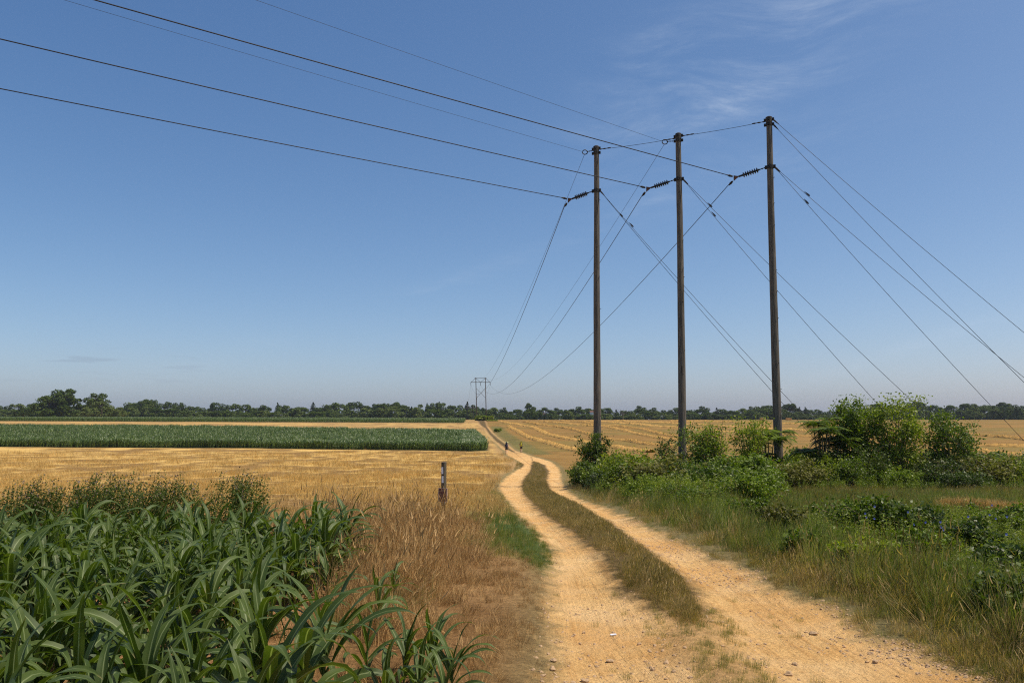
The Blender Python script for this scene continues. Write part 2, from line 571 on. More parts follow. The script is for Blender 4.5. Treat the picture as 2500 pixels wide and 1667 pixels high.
def corn_mat():
    m, t, out = new_mat('corn_leaf')
    oi = t.add('ShaderNodeObjectInfo').outputs['Random']
    ac = t.add('ShaderNodeAttribute', attribute_name='across').outputs['Fac']
    al = t.add('ShaderNodeAttribute', attribute_name='along').outputs['Fac']
    geo = t.add('ShaderNodeNewGeometry')
    n = t.noise(geo.outputs['Position'], 4.0, 3, .6)
    f = t.math('ADD', t.math('MULTIPLY', oi, .5), t.math('MULTIPLY', n, .7))
    c = t.mix(t.ramp(f, .25, .95), (.020, .042, .004), (.100, .135, .014))
    # parallel veins
    v = t.math('SINE', t.math('MULTIPLY', ac, 60.0))
    c = t.mix(t.math('MULTIPLY', t.math('ADD', v, 1.0), .10), c, (.12, .19, .07))
    rib = t.ramp(ac, .06, .15, 1, 0)
    rib = t.math('MULTIPLY', rib, t.ramp(al, .55, .95, .85, 0))
    c = t.mix(rib, c, (.32, .38, .17))
    tip = t.ramp(t.math('ADD', al, t.math('MULTIPLY', n, .1)), .99, 1.05)
    c = t.mix(tip, c, (.35, .27, .12))
    c = t.mix(t.math('MULTIPLY', geo.outputs['Backfacing'], .35), c, (.07, .11, .035))
    bm = t.add('ShaderNodeBump', {'Height': v, 'Strength': .12, 'Distance': .002})
    bs = t.add('ShaderNodeBsdfPrincipled', {'Base Color': c, 'Roughness': .48, 'Specular IOR Level': .25, 'Normal': bm.outputs[0]})
    tr = t.add('ShaderNodeBsdfTranslucent', {'Color': t.mix(1.0, c, (1.5, 1.7, .5), 'MULTIPLY')})
    mx = t.add('ShaderNodeMixShader', {0: .28, 1: bs.outputs[0], 2: tr.outputs[0]})
    t.l.new(mx.outputs[0], out.inputs[0])
    return m


M['corn'] = corn_mat()
M['corn_stalk'] = simple('corn_stalk', (.10, .15, .035), .5, .3, 12, spec=.4)


def ground_mat():
    m, t, out = new_mat('farm_ground')
    geo = t.add('ShaderNodeNewGeometry')
    pos = geo.outputs['Position']
    zone = t.add('ShaderNodeAttribute', attribute_name='zone').outputs['Color']
    sd = t.add('ShaderNodeAttribute', attribute_name='road').outputs['Fac']
    straw = t.add('ShaderNodeAttribute', attribute_name='straw').outputs['Fac']
    # straw swaths and stubble on the fields
    big = t.noise(t.mapping(pos, scale=(.10, .45, 1), rot=(0, 0, .06)), 1.0, 4, .6, .6)
    mid = t.noise(t.mapping(pos, scale=(.8, 1.6, 1)), 1.0, 5, .7)
    fine = t.noise(pos, 18.0, 4, .7)
    vfine = t.noise(t.mapping(pos, scale=(30, 60, 30), rot=(0, 0, .5)), 1.0, 3, .7)
    big = t.add('ShaderNodeAttribute', attribute_name='swath').outputs['Fac']
    sw = t.math('ADD', t.math('MULTIPLY', big, .60), t.math('ADD', t.math('MULTIPLY', mid, .32), t.math('MULTIPLY', fine, .22)))
    strawc = t.mix(t.ramp(sw, .52, .625), (.21, .115, .026), (.66, .43, .12))
    strawc = t.mix(t.ramp(t.noise(t.mapping(pos, scale=(6, 9, 6)), 1.0, 3, .7), .56, .72), strawc, (.85, .66, .36))
    base = t.mix(t.math('MULTIPLY', t.ramp(straw, 0, 1), .9), zone, strawc)
    base = t.mix(.85, base, t.mix(t.ramp(fine, .25, .75), (.5, .48, .46), (1.35, 1.35, 1.35)), 'MULTIPLY')
    base = t.mix(.7, base, t.mix(t.ramp(vfine, .3, .7), (.6, .6, .6), (1.3, 1.3, 1.3)), 'MULTIPLY')
    # track: sandy clay with pebbles
    en = t.math('MULTIPLY', t.math('SUBTRACT', t.noise(pos, 2.5, 6, .7), .5), .9)
    en2 = t.math('MULTIPLY', t.math('SUBTRACT', t.noise(pos, .7, 5, .7), .5), 1.1)
    yy = t.add('ShaderNodeSeparateXYZ', {0: pos}).outputs[1]
    en = t.math('ADD', t.math('MULTIPLY', en, .8), t.math('MULTIPLY', en2, t.ramp(yy, 10, 90, .25, 1.0)))
    f = t.ramp(t.math('ADD', sd, en), -.14, .12, 1, 0)
    d1 = t.noise(pos, 1.1, 5, .6)
    d2 = t.noise(pos, 35.0, 4, .7)
    dirt = t.mix(t.ramp(d1, .3, .7), (.60, .350, .12), (.77, .51, .21))
    dirt = t.mix(.85, dirt, t.mix(t.ramp(d2, .28, .7), (.55, .50, .45), (1.15, 1.15, 1.15)), 'MULTIPLY')
    lat = t.add('ShaderNodeAttribute', attribute_name='lateral').outputs['Fac']
    lv = t.add('ShaderNodeCombineXYZ', {0: t.math('MULTIPLY', lat, 9.0), 1: t.math('MULTIPLY', yy, .35), 2: 0.0}).outputs[0]
    rutn = t.noise(lv, 1.0, 5, .65, .15)
    dirt = t.mix(t.ramp(rutn, .50, .68), dirt, t.mix(1.0, dirt, (.78, .70, .62), 'MULTIPLY'))
    dirt = t.mix(t.math('MULTIPLY', t.ramp(t.noise(pos, .8, 6, .7), .45, .7), .6), dirt, (.80, .575, .30))
    dirt = t.mix(t.math('MULTIPLY', t.ramp(t.noise(pos, .45, 4, .6), .48, .62), .45), dirt, (.58, .31, .095))
    spk = t.ramp(t.noise(pos, 55.0, 2, .5), .62, .70)
    dirt = t.mix(t.math('MULTIPLY', spk, .75), dirt, (.26, .145, .06))
    vo = t.add('ShaderNodeTexVoronoi', {'Vector': pos, 'Scale': 38.0})
    peb = t.ramp(vo.outputs['Distance'], .12, .3, 1, 0)
    pm = t.math('MULTIPLY', peb, t.ramp(t.noise(pos, 1.6, 4, .65), .50, .68))
    dirt = t.mix(t.math('MULTIPLY', pm, .6), dirt, t.mix(vo.outputs['Color'], (.30, .17, .09), (.74, .54, .33)))
    f = t.math('MULTIPLY', f, t.ramp(yy, 100, 165, 1.0, .42))
    col = t.mix(f, base, dirt)
    h = t.math('ADD', t.math('MULTIPLY', t.noise(pos, 7.0, 8, .72), .06), t.math('MULTIPLY', pm, .012))
    h = t.math('ADD', h, t.math('MULTIPLY', vfine, .006))
    h = t.math('ADD', h, t.math('MULTIPLY', t.math('MULTIPLY', rutn, f), .035))
    bp = t.add('ShaderNodeBump', {'Height': h, 'Strength': .9, 'Distance': 1.3})
    b = t.add('ShaderNodeBsdfPrincipled', {'Base Color': col, 'Roughness': .95, 'Specular IOR Level': .1, 'Normal': bp.outputs[0]})
    t.l.new(b.outputs[0], out.inputs[0])
    return m


# ------------------------------------------------------------------ ground
def axis_y():
    y = [-60, -40, -25, -15, -10, -6, -3, -1]
    v = 0.5
    while v < 3: y.append(v); v += .25
    while v < 9000:
        y.append(v)
        v += max(.06, .0105 * v) if v < 700 else .08 * v
    return np.array(y)


def axis_x():
    p = list(np.arange(0, 8, .07))
    v = p[-1] + .09
    while v < 9000:
        p.append(v)
        v += max(.09, .035 * v) if v < 30 else (.045 * v if v < 500 else .12 * v)
    p = np.array(p)
    return np.concatenate([-p[:0:-1], p])


gx, gy = axis_x(), axis_y()
GX, GY = np.meshgrid(gx, gy)
X, Y = GX.ravel(), GY.ravel()
P = np.stack([X, Y], 1)
SD = road_sdf(P)
Z = ground_h(X, Y, SD)
rx, rl = road_x(Y), road_xl(Y)


def sm(a, lo, hi):
    t = np.clip((a - lo) / (hi - lo), 0, 1)
    return (t * t * (3 - 2 * t))[:, None]


C = lambda r, g, b: np.array([[r, g, b]])
nz = fbm(X * .6, Y * .6, 21) - .5
col = np.repeat(C(.36, .225, .095), len(X), 0)                 # stubble fields
left = sm(rl - X, -.3, .6)
right = sm(X - rx, -.3, .6)
col = col * (1 - left) + C(.40, .255, .10) * left
# right-hand field: browner between the rows, faint green
rf = right * sm(Y + nz * 10, 52, 66)
gn = sm(fbm(X * .02, Y * .06, 33), .45, .62)
col = col * (1 - rf) + (C(.25, .145, .040) * (1 - .5 * gn) + C(.15, .14, .035) * .5 * gn) * rf
gs = sm(sdf_line(P, RUT_B + np.array([2.6, 0]), 1.6), 1.2, -.6) * sm(Y, 60, 80)
col = col * (1 - gs * .75) + C(.10, .115, .035) * gs * .75
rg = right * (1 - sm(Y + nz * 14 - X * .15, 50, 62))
col = col * (1 - rg) + (C(.045, .055, .015) * sm(nz, -.5, .3) + C(.085, .065, .025) * (1 - sm(nz, -.5, .3))) * rg  # bank ground kept dark: shade beneath the plants is put into its colour
# verge of the track
mdw = right * sm(X - .29 * Y + nz * 2, -.6, .8) * sm(Y, 12, 14.5) * (1 - sm(Y + nz * 5, 36, 42))
col = col * (1 - mdw) + C(.085, .12, .018) * mdw
vg = sm(-np.abs(SD + nz * .5), -.9, -.1) * (1 - sm(Y, 190, 260))
col = col * (1 - vg * .8) + C(.19, .165, .07) * vg * .8
med = sm(X - rl, .3, .6) * sm(rx - X, .3, .6)
col = col * (1 - med) + C(.13, .09, .035) * med
# dead grass and soil at the near left
tipz = med * (1 - sm(Y, 6.6, 7.4))
col = col * (1 - tipz * .85) + C(.50, .31, .125) * tipz * .85
dg = left * (1 - sm(Y + nz * 3, 12.5, 16.5))
col = col * (1 - dg) + (C(.21, .115, .042) * (1 - sm(nz, -.3, .3)) + C(.34, .205, .085) * sm(nz, -.3, .3)) * dg
cn = sdf_poly(P, CORN_NEAR)
cnm = (1 - sm(cn + nz * .6, -.2, .3))
col = col * (1 - cnm) + C(.36, .20, .09) * cnm
cm_ = (1 - sm(sdf_poly(P, CORN_MID), -.5, .5)) + (1 - sm(sdf_poly(P, CORN_FAR), -.5, .5))
col = col * (1 - np.clip(cm_, 0, 1)) + C(.10, .085, .04) * np.clip(cm_, 0, 1)
gpm = 1 - sm(sdf_poly(P, GREEN_PATCH), -.2, .3)
col = col * (1 - gpm) + C(.07, .11, .03) * gpm
ff = sm(Y, 400, 440)
col = col * (1 - ff) + C(.05, .06, .025) * ff
straw_a = (left * (1 - dg) * sm(rl - X, .5, 2.5))[:, 0] * (1 - np.clip(cm_, 0, 1)[:, 0]) * (1 - sm(Y, 135, 160)[:, 0])
straw_a = straw_a + rf[:, 0] * .10 * (1 - ff[:, 0]) + .45 * left[:, 0] * sm(Y, 135, 160)[:, 0] * (1 - ff[:, 0]) * (1 - np.clip(cm_, 0, 1)[:, 0])
swath = fbm(X * .42 + 1.1 * fbm(X * .22, Y * .22, 7), Y * .26 + .9 * fbm(X * .15, Y * .2, 8), 111, 5)
ny, nx = GX.shape
ii = np.arange((ny - 1) * (nx - 1))
r, c = ii // (nx - 1), ii % (nx - 1)
F = np.stack([r * nx + c, r * nx + c + 1, (r + 1) * nx + c + 1, (r + 1) * nx + c], 1)
M['ground'] = ground_mat()
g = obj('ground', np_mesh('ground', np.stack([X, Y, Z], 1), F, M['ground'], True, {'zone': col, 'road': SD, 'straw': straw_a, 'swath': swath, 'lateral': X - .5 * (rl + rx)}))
tag(g, kind='structure')

# far blue ridge seen through the gap in the trees
hx = np.linspace(-5200, 5200, 160)
hv = []
for k, (yy, hh) in enumerate(((5200, -25), (5600, .5), (6200, 1.0), (7000, -25))):
    for x in hx:
        top = 30 + 16 * float(fbm(np.array([x * .0006]), np.array([yy * .0004]), 71)[0])
        hv.append((x, yy, hh if hh < 0 else top * (.55 if hh < 1 else 1)))
nq = len(hx)
hf = [(a * nq + b, a * nq + b + 1, (a + 1) * nq + b + 1, (a + 1) * nq + b) for a in range(3) for b in range(nq - 1)]
tag(obj('hills', np_mesh('hills', np.array(hv), np.array(hf), simple('wooded_hills', (.045, .06, .03), .95, .3, .01), True)), kind='structure')


# ------------------------------------------------------------------ scattering with geometry nodes
def scatter(name, sources, pts, rot, scl, idx, dry, label, cat):
    """one object of countless small plants: instances of the source meshes on surveyed points"""
    n = len(pts)
    me = bpy.data.meshes.new(name)
    me.vertices.add(n)
    me.vertices.foreach_set('co', np.asarray(pts, np.float32).ravel())
    a = me.attributes.new('rot', 'FLOAT_VECTOR', 'POINT'); a.data.foreach_set('vector', np.asarray(rot, np.float32).ravel())
    a = me.attributes.new('scl', 'FLOAT', 'POINT'); a.data.foreach_set('value', np.asarray(scl, np.float32))
    a = me.attributes.new('idx', 'INT', 'POINT'); a.data.foreach_set('value', np.asarray(idx, np.int32))
    a = me.attributes.new('dry', 'FLOAT', 'POINT'); a.data.foreach_set('value', np.asarray(dry, np.float32))
    o = obj(name, me)
    tag(o, label, cat, kind='stuff')
    cl = bpy.data.collections.new(name + '_sources')
    for k, s in enumerate(sources):
        so_ = bpy.data.objects.new('%s_source_%02d' % (name, k), s)
        cl.objects.link(so_)
    ng = bpy.data.node_groups.new(name + '_scatter', 'GeometryNodeTree')
    ng.interface.new_socket('Geometry', in_out='INPUT', socket_type='NodeSocketGeometry')
    ng.interface.new_socket('Geometry', in_out='OUTPUT', socket_type='NodeSocketGeometry')
    gi = ng.nodes.new('NodeGroupInput'); go = ng.nodes.new('NodeGroupOutput')
    ci = ng.nodes.new('GeometryNodeCollectionInfo')
    ci.inputs['Collection'].default_value = cl
    ci.inputs['Separate Children'].default_value = True
    ci.inputs['Reset Children'].default_value = True
    ip = ng.nodes.new('GeometryNodeInstanceOnPoints')
    ip.inputs['Pick Instance'].default_value = True

    def named(nm, ty):
        q = ng.nodes.new('GeometryNodeInputNamedAttribute')
        q.data_type = ty
        q.inputs[0].default_value = nm
        return [s for s in q.outputs if s.enabled][0]
    ng.links.new(gi.outputs[0], ip.inputs['Points'])
    ng.links.new(ci.outputs[0], ip.inputs['Instance'])
    ng.links.new(named('idx', 'INT'), ip.inputs['Instance Index'])
    ng.links.new(named('rot', 'FLOAT_VECTOR'), ip.inputs['Rotation'])
    ng.links.new(named('scl', 'FLOAT'), ip.inputs['Scale'])
    ng.links.new(ip.outputs[0], go.inputs[0])
    md = o.modifiers.new('scatter', 'NODES')
    md.node_group = ng
    return o


def ribbon(base, az, h, lean, w, nseg, rng, curl=1.0, wind=0.0):
    """bent blades, vectorised: arrays of n blades"""
    n = len(az)
    t = np.linspace(0, 1, nseg + 1)[None, :]
    ang = lean[:, None] * (t ** 1.0) * curl
    # integrate
    dt = 1.0 / nseg
    up = np.cos(ang) * h[:, None] * dt
    ou = np.sin(ang) * h[:, None] * dt
    zz = np.concatenate([np.zeros((n, 1)), np.cumsum(up[:, :-1], 1)], 1)
    rr = np.concatenate([np.zeros((n, 1)), np.cumsum(ou[:, :-1], 1)], 1)
    dx, dy = np.cos(az)[:, None], np.sin(az)[:, None]
    cx = base[:, 0:1] + rr * dx + wind * h[:, None] * t ** 2
    cy = base[:, 1:2] + rr * dy
    cz = base[:, 2:3] + zz
    ww = w[:, None] * (1 - t ** 1.6 * .9) * .5
    fa = az + np.pi / 2 + rng.uniform(-.9, .9, n)
    px, py = np.cos(fa)[:, None] * ww, np.sin(fa)[:, None] * ww
    L = np.stack([cx - px, cy - py, cz], -1)
    R = np.stack([cx + px, cy + py, cz], -1)
    V = np.stack([L, R], 2).reshape(n * (nseg + 1) * 2, 3)
    b = (np.arange(n) * (nseg + 1) * 2)[:, None] + (np.arange(nseg) * 2)[None, :]
    b = b.ravel()
    Fq = np.stack([b, b + 1, b + 3, b + 2], 1)
    return V, Fq


def tuft(rng, n, rad, hmin, hmax, lean, w, mat, nseg=3, wind=.12, name='tuft', heads=0):
    a = rng.uniform(0, 2 * np.pi, n)
    r = rad * np.sqrt(rng.uniform(0, 1, n))
    base = np.stack([r * np.cos(a), r * np.sin(a), np.full(n, -.01)], 1)
    az = a + rng.normal(0, .8, n)
    h = rng.uniform(hmin, hmax, n)
    V, F_ = ribbon(base, az, h, rng.uniform(.1, 1, n) * lean, np.full(n, w) * rng.uniform(.6, 1.2, n), nseg, rng, wind=wind)
    if heads:
        k = rng.choice(n, heads, replace=False)
        tips = V.reshape(n, nseg + 1, 2, 3)[k, -1].mean(1)
        hb = tips - np.array([0, 0, .02])
        V2, F2 = ribbon(hb, rng.uniform(0, 6.28, heads), np.full(heads, .09), rng.uniform(.1, .8, heads), np.full(heads, .011), 2, rng, wind=wind)
        F_ = np.concatenate([F_, F2 + len(V)])
        V = np.concatenate([V, V2])
    return np_mesh(name, V, F_, mat)


def leaf_quads(c, nrm, size, rng, aspect=.55):
    """diamond leaves: centres c (n,3), normals nrm (n,3), size (n)"""
    n = len(c)
    ref = rng.normal(0, 1, (n, 3))
    a = np.cross(nrm, ref)
    a /= np.linalg.norm(a, axis=1)[:, None] + 1e-9
    b = np.cross(nrm, a)
    s = size[:, None]
    V = np.stack([c - a * s, c + b * s * aspect + nrm * s * .12, c + a * s, c - b * s * aspect + nrm * s * .12], 1).reshape(-1, 3)
    k = np.arange(n)[:, None] * 4
    return V, np.concatenate([k, k + 1, k + 2, k + 3], 1)


def rand_dirs(rng, n, up=0.3):
    d = rng.normal(0, 1, (n, 3))
    d[:, 2] += up
    return d / (np.linalg.norm(d, axis=1)[:, None] + 1e-9)


def weed_clump(rng, h, rad, nst, leaf, mat, name='weed_clump', narrow=.5):
    """upright leafy stems"""
    Vs, Fs, k = [], [], 0
    for i in range(nst):
        a = rng.uniform(0, 6.28); r = rad * math.sqrt(rng.uniform())
        bx, by = r * math.cos(a), r * math.sin(a)
        hh = h * rng.uniform(.55, 1)
        lx, ly = .25 * hh * math.cos(a) + .12 * hh, .25 * hh * math.sin(a)
        nl = int(16 + 10 * rng.uniform())
        t = rng.uniform(.1, 1, nl)
        ph = rng.uniform(0, 6.28, nl)
        sp = leaf * (1.0 + .6 * (1 - t))
        c = np.stack([bx + lx * t ** 1.5 + np.cos(ph) * sp * 1.1, by + ly * t ** 1.5 + np.sin(ph) * sp * 1.1, hh * t], 1)
        nr = np.stack([np.cos(ph) * .5, np.sin(ph) * .5, np.full(nl, .8)], 1) + rng.normal(0, .35, (nl, 3))
        nr /= np.linalg.norm(nr, axis=1)[:, None]
        V, F_ = leaf_quads(c, nr, leaf * rng.uniform(.6, 1.2, nl), rng, narrow)
        Vs.append(V); Fs.append(F_ + k); k += len(V)
        # stem
        V, F_ = ribbon(np.array([[bx, by, 0]]), np.array([a]), np.array([hh]), np.array([.35]), np.array([.012]), 3, rng, wind=.1)
        Vs.append(V); Fs.append(F_ + k); k += len(V)
    return np_mesh(name, np.concatenate(Vs), np.concatenate(Fs), mat)


def visible(Pxy, margin=.06, ymax=1e9):
    """keep points inside the camera's field of view plus a margin for a camera stepping aside"""
    x, y = Pxy[:, 0], Pxy[:, 1]
    return (np.abs(x) < (.643 + margin) * y + 1.8) & (y < ymax)


def sample(n, x0, x1, y0, y1, rng, power=0.0):
    """random points; power > 0 puts more of them near the camera"""
    u = rng.uniform(0, 1, n)
    if power > 0:
        y = (y0 ** (1 - power) + u * (y1 ** (1 - power) - y0 ** (1 - power))) ** (1 / (1 - power)) if power != 1 else y0 * (y1 / y0) ** u
    else:
        y = y0 + u * (y1 - y0)
    x = rng.uniform(0, 1, n)
    lo = np.maximum(x0, -.70 * y - 1.8)
    hi = np.minimum(x1, .70 * y + 1.8)
    ok = hi > lo
    return np.stack([lo + x * (hi - lo), y], 1)[ok], (hi - lo)[ok]


def place(Pxy, rng, tilt=.12, sink=0.0, dz=0):
    z = ground_h(Pxy[:, 0], Pxy[:, 1]) - sink + dz
    n = len(Pxy)
    pts = np.stack([Pxy[:, 0], Pxy[:, 1], z], 1)
    rot = np.stack([rng.normal(0, tilt, n), rng.normal(0, tilt, n), rng.uniform(-.7, .7, n) + rng.integers(0, 2, n) * 0], 1)
    return pts, rot


# ------------------------------------------------------------------ utility poles with their hardware
ROW = Vector((-.898, .44, 0)).normalized()          # from right pole towards left pole, the pull of the line
IN_DIR = Vector((-.83, -.56, 0)).normalized()       # where the lines come from


def bolt_ring(mb, c, r, z, n=2):
    for k in range(n):
        a = k * math.pi + .6
        mb.box((c[0] + math.cos(a) * (r + .03), c[1] + math.sin(a) * (r + .03), z), (.12, .05, .09), Matrix.Rotation(a, 3, 'Z'))


def band(parent, name, r, z, h=.16):
    mb = MB()
    mb.tube([(0, 0, z - h / 2), (0, 0, z + h / 2)], r + .022, 16)
    for k in range(4):
        a = k * math.pi / 2 + math.atan2(ROW.y, ROW.x)
        mb.box((math.cos(a) * (r + .06), math.sin(a) * (r + .06), z), (.14, .09, h * 1.05), Matrix.Rotation(a, 3, 'Z'))
    return mb.build(name, M['metal'], parent)


def pole_shaft(parent, H, r0, r1, seed):
    rng = np.random.default_rng(seed)
    n, m = 18, 44
    V, F_ = [], []
    for i in range(m + 1):
        t = i / m
        rr = r0 + (r1 - r0) * t
        for j in range(n):
            a = 2 * math.pi * j / n
            q = rr * (1 + .03 * math.sin(a * 3 + i * .31 + seed) + rng.normal(0, .007))
            V.append((q * math.cos(a) + .02 * math.sin(t * 5 + seed), q * math.sin(a), t * H))
        if i:
            for j in range(n):
                F_.append(((i - 1) * n + j, (i - 1) * n + (j + 1) % n, i * n + (j + 1) % n, i * n + j))
    o = obj('pole_shaft', np_mesh('pole_shaft', V, np.array(F_), M['wood'], True), parent)
    mb = MB()
    mb.tube([(0, 0, H - .32), (0, 0, H + .02), (0, 0, H + .07)], [r1 + .02, r1 + .03, r1 * .7], 14)
    mb.build('pole_cap', M['wood_dark'], parent)
    # step bolts and old holes on the sunny side
    for k in range(13):
        z = 1.6 + k * (H - 4) / 13 + rng.uniform(-.3, .3)
        a = rng.uniform(-2.2, -.2)
        rr = r0 + (r1 - r0) * z / H
        mb = MB()
        mb.tube([(math.cos(a) * (rr - .02), math.sin(a) * (rr - .02), z), (math.cos(a) * (rr + .075), math.sin(a) * (rr + .075), z)], .016, 6)
        mb.build('step_bolt', M['metal'], parent)
    return o


def link_chain(mb, a, b, r=.022, n=5):
    a, b = Vector(a), Vector(b)
    for k in range(n):
        p, q = a.lerp(b, k / n), a.lerp(b, (k + 1) / n)
        mb.tube([p, p.lerp(q, .5), q], [r * .7, r * 1.5, r * .7], 6)


def insulator_string(parent, a, b):
    """rod with bell discs from a (at the pole) to b (at the conductor), in the parent's space"""
    a, b = Vector(a), Vector(b)
    d = (b - a)
    L = d.length
    u = d.normalized()
    mb = MB()
    link_chain(mb, a, a + u * L * .26, .03, 3)
    mb.tube([a + u * L * .24, b], .06, 8)
    s = mb.build('insulator_string', M['metal'], parent)
    for k in range(7):
        c = a + u * L * (.30 + .083 * k)
        m2 = MB()
        m2.tube([c - u * .03, c, c + u * .04, c + u * .07], [.06, .165, .15, .07], 14)
        obj('insulator_disc', m2.mesh('insulator_disc', M['glassy'], True), s)
    # yoke plate: a triangle that splits to the two clamps
    side = u.cross(Vector((0, 0, 1))).normalized()
    y0 = b
    pl = MB()
    pl.prism([y0 - u * .05 - side * .02, y0 + u * .30 + Vector((0, 0, .17)) , y0 + u * .30 - Vector((0, 0, .17))], side * .035)
    obj('yoke_plate', pl.mesh('yoke_plate', M['rust']), s)
    return s


def clamp(parent, p, q):
    mb = MB()
    mb.tube([p, Vector(p).lerp(Vector(q), .5), q], [.05, .075, .03], 8)
    return obj('clamp', mb.mesh('clamp', M['metal']), parent)


POLES = {}
pole_specs = [('left', 1455.5, 50.8, 359, 466, (1382, 491), 'leftmost tall wooden utility pole, behind the bush climbing its foot', 1428, 372, 3),
              ('middle', 1656, 48.5, 328, 438, (1573, 464), 'middle tall wooden utility pole of the three standing together', 1623, 347, 5),
              ('right', 1877, 46.0, 288, 408, (1786, 437), 'tallest looking wooden utility pole, the right one, guyed twice at its top', None, None, 8)]
for nm, px, Yp, ytop, yband, yk, lab, bx, by, seed in pole_specs:
    top = pt(px, ytop, Yp)
    bot_x = {'left': 1459, 'middle': 1666, 'right': 1898}[nm]
    foot = pt(bot_x, 1050, Yp)
    zb = gz(top.x, Yp) - .1
    # the poles stand almost plumb; each leans as in the photo
    sl_ = (top.x - foot.x) / (top.z - foot.z)
    bx0 = foot.x + sl_ * (zb - foot.z)
    H = top.z - zb
    e = empty('utility_pole', (bx0, Yp, zb), lab, 'utility pole', 'three utility poles where the line bends')
    e.rotation_euler = (0, math.atan2(top.x - bx0, H), 0)
    r0, r1 = .255, .165
    pole_shaft(e, H, r0, r1, seed)
    inv = (Matrix.Translation(e.location) @ e.rotation_euler.to_matrix().to_4x4()).inverted()
    zr = lambda z: r0 + (r1 - r0) * z / H
    band(e, 'top_band', zr(H), H - .12)
    band(e, 'top_band', zr(H), H - .42)
    zb_ = (inv @ pt(px + 3, yband, Yp)).z
    band(e, 'insulator_band', zr(zb_), zb_, .2)
    yw = pt(yk[0], yk[1], Yp + .8)
    yl = inv @ yw
    start = Vector((ROW.x * (zr(zb_) + .08), ROW.y * (zr(zb_) + .08), zb_))
    s = insulator_string(e, start, yl + (start - yl).normalized() * .42)
    yw_in = yw + Vector((0, 0, .17)); yw_out = yw - Vector((0, 0, .17))
    clamp(s, inv @ (yw + Vector((.05, 0, .15))), inv @ (yw_in + IN_DIR * .38))
    clamp(s, inv @ (yw - Vector((-.05, 0, .15))), inv @ (yw_out + Vector((-.08, .35, -.12))))
    rec = dict(e=e, inv=inv, H=H, r=zr, zb=zb_, yin=yw_in + IN_DIR * .3, yout=yw_out + Vector((-.08, .3, -.08)), top=top, Y=Yp)
    if bx:
        w = pt(bx, by, Yp + .5)
        mb = MB()
        st = Vector((ROW.x * r1, ROW.y * r1, H - (.22 if nm == 'left' else .42)))
        link_chain(mb, st, inv @ (w + Vector((.12, 0, .03))), .025, 4)
        br = mb.build('shield_wire_bracket', M['metal'], e)
        m2 = MB()
        ring = [inv @ (w + Vector((.17 * math.cos(a), 0, .15 * math.sin(a)))) for a in np.linspace(0, 2 * math.pi, 11)]
        m2.tube(ring, .032, 6, cap=False)
        obj('shackle', m2.mesh('shackle', M['metal']), br)
        rec['shield'] = w
    POLES[nm] = rec


def wire(name, pts, r, label, cat, group=None, n=5):
    mb = MB()
    mb.tube(pts, r, n)
    o = mb.build(name, M['wire'], None, True)
    tag(o, label, cat, group)
    return o


# conductors and shield wires: one continuous line each, from beyond the left edge, past the pole, to the far H-frame
HY = 340.0
HATT = {'left': pt(1149.5, 940, HY), 'middle': pt(1173, 940, HY), 'right': pt(1197, 940, HY)}
STOP = {'left': pt(1161, 923, HY), 'middle': pt(1185, 923, HY)}


def in_span(P0, ex, ey, k=.00012):
    u = (ex - 1250) / FPX
    v = (833.5 - ey) / FPX
    a = u / (math.cos(PITCH) - v * math.sin(PITCH))
    t1 = (P0.x - a * P0.y) / (-IN_DIR.x + a * IN_DIR.y)
    q = P0 + IN_DIR * t1
    z1 = pt(ex, ey, q.y).z
    pts = []
    for t in np.linspace(0, t1 * 2.6, 40):
        pts.append((P0.x + IN_DIR.x * t, P0.y + IN_DIR.y * t, P0.z + (z1 - P0.z) * t / t1 + k * t * (t - t1)))
    return pts[::-1]


def out_span(P0, P1, sx, sy):
    u = (sx - 1250) / FPX
    ts = np.linspace(.001, .999, 999)
    best = min(ts, key=lambda t: abs((P0.x + (P1.x - P0.x) * t) / (P0.y + (P1.y - P0.y) * t) * 1.0 - u / (math.cos(PITCH) - (833.5 - sy) / FPX * math.sin(PITCH))))
    Yb = P0.y + (P1.y - P0.y) * best
    zb = pt(sx, sy, Yb).z
    sag = (P0.z + (P1.z - P0.z) * best - zb) / (4 * best * (1 - best))
    return [(P0.x + (P1.x - P0.x) * t, P0.y + (P1.y - P0.y) * t, P0.z + (P1.z - P0.z) * t - 4 * sag * t * (1 - t)) for t in np.linspace(0, 1, 70) ** 1.3]


for nm, (ex, ey), (sx, sy) in (('left', (0, 217), (1226.5, 880)), ('middle', (0, 96), (1300, 880)), ('right', (228, 0), (1376.5, 880))):
    p = POLES[nm]
    which = {'left': 'lowest', 'middle': 'middle', 'right': 'topmost thick'}[nm]
    wire('power_line', in_span(p['yin'], ex, ey), .026, 'dark %s conductor running from upper left edge to the %s pole insulator' % (which, nm), 'power line', 'conductors of the power line')
    wire('power_line', out_span(p['yout'], HATT[nm], sx, sy), .022, 'conductor sagging from the %s pole insulator down to the distant H-frame' % nm, 'power line', 'conductors of the power line')
for nm, (ex, ey), (sx, sy) in (('left', (154, 0), (1212, 880)), ('middle', (622, 0), (1267, 880))):
    w = POLES[nm]['shield']
    wire('shield_wire', in_span(w + Vector((-.15, 0, .03)), ex, ey), .0085, 'thin shield wire from the top of the photo to the %s pole top' % nm, 'power line', 'thin shield wires')
    wire('shield_wire', out_span(w + Vector((-.03, .02, -.15)), STOP[nm], sx, sy), .011, 'thin shield wire from the %s pole top down to the distant H-frame' % nm, 'power line', 'thin shield wires')


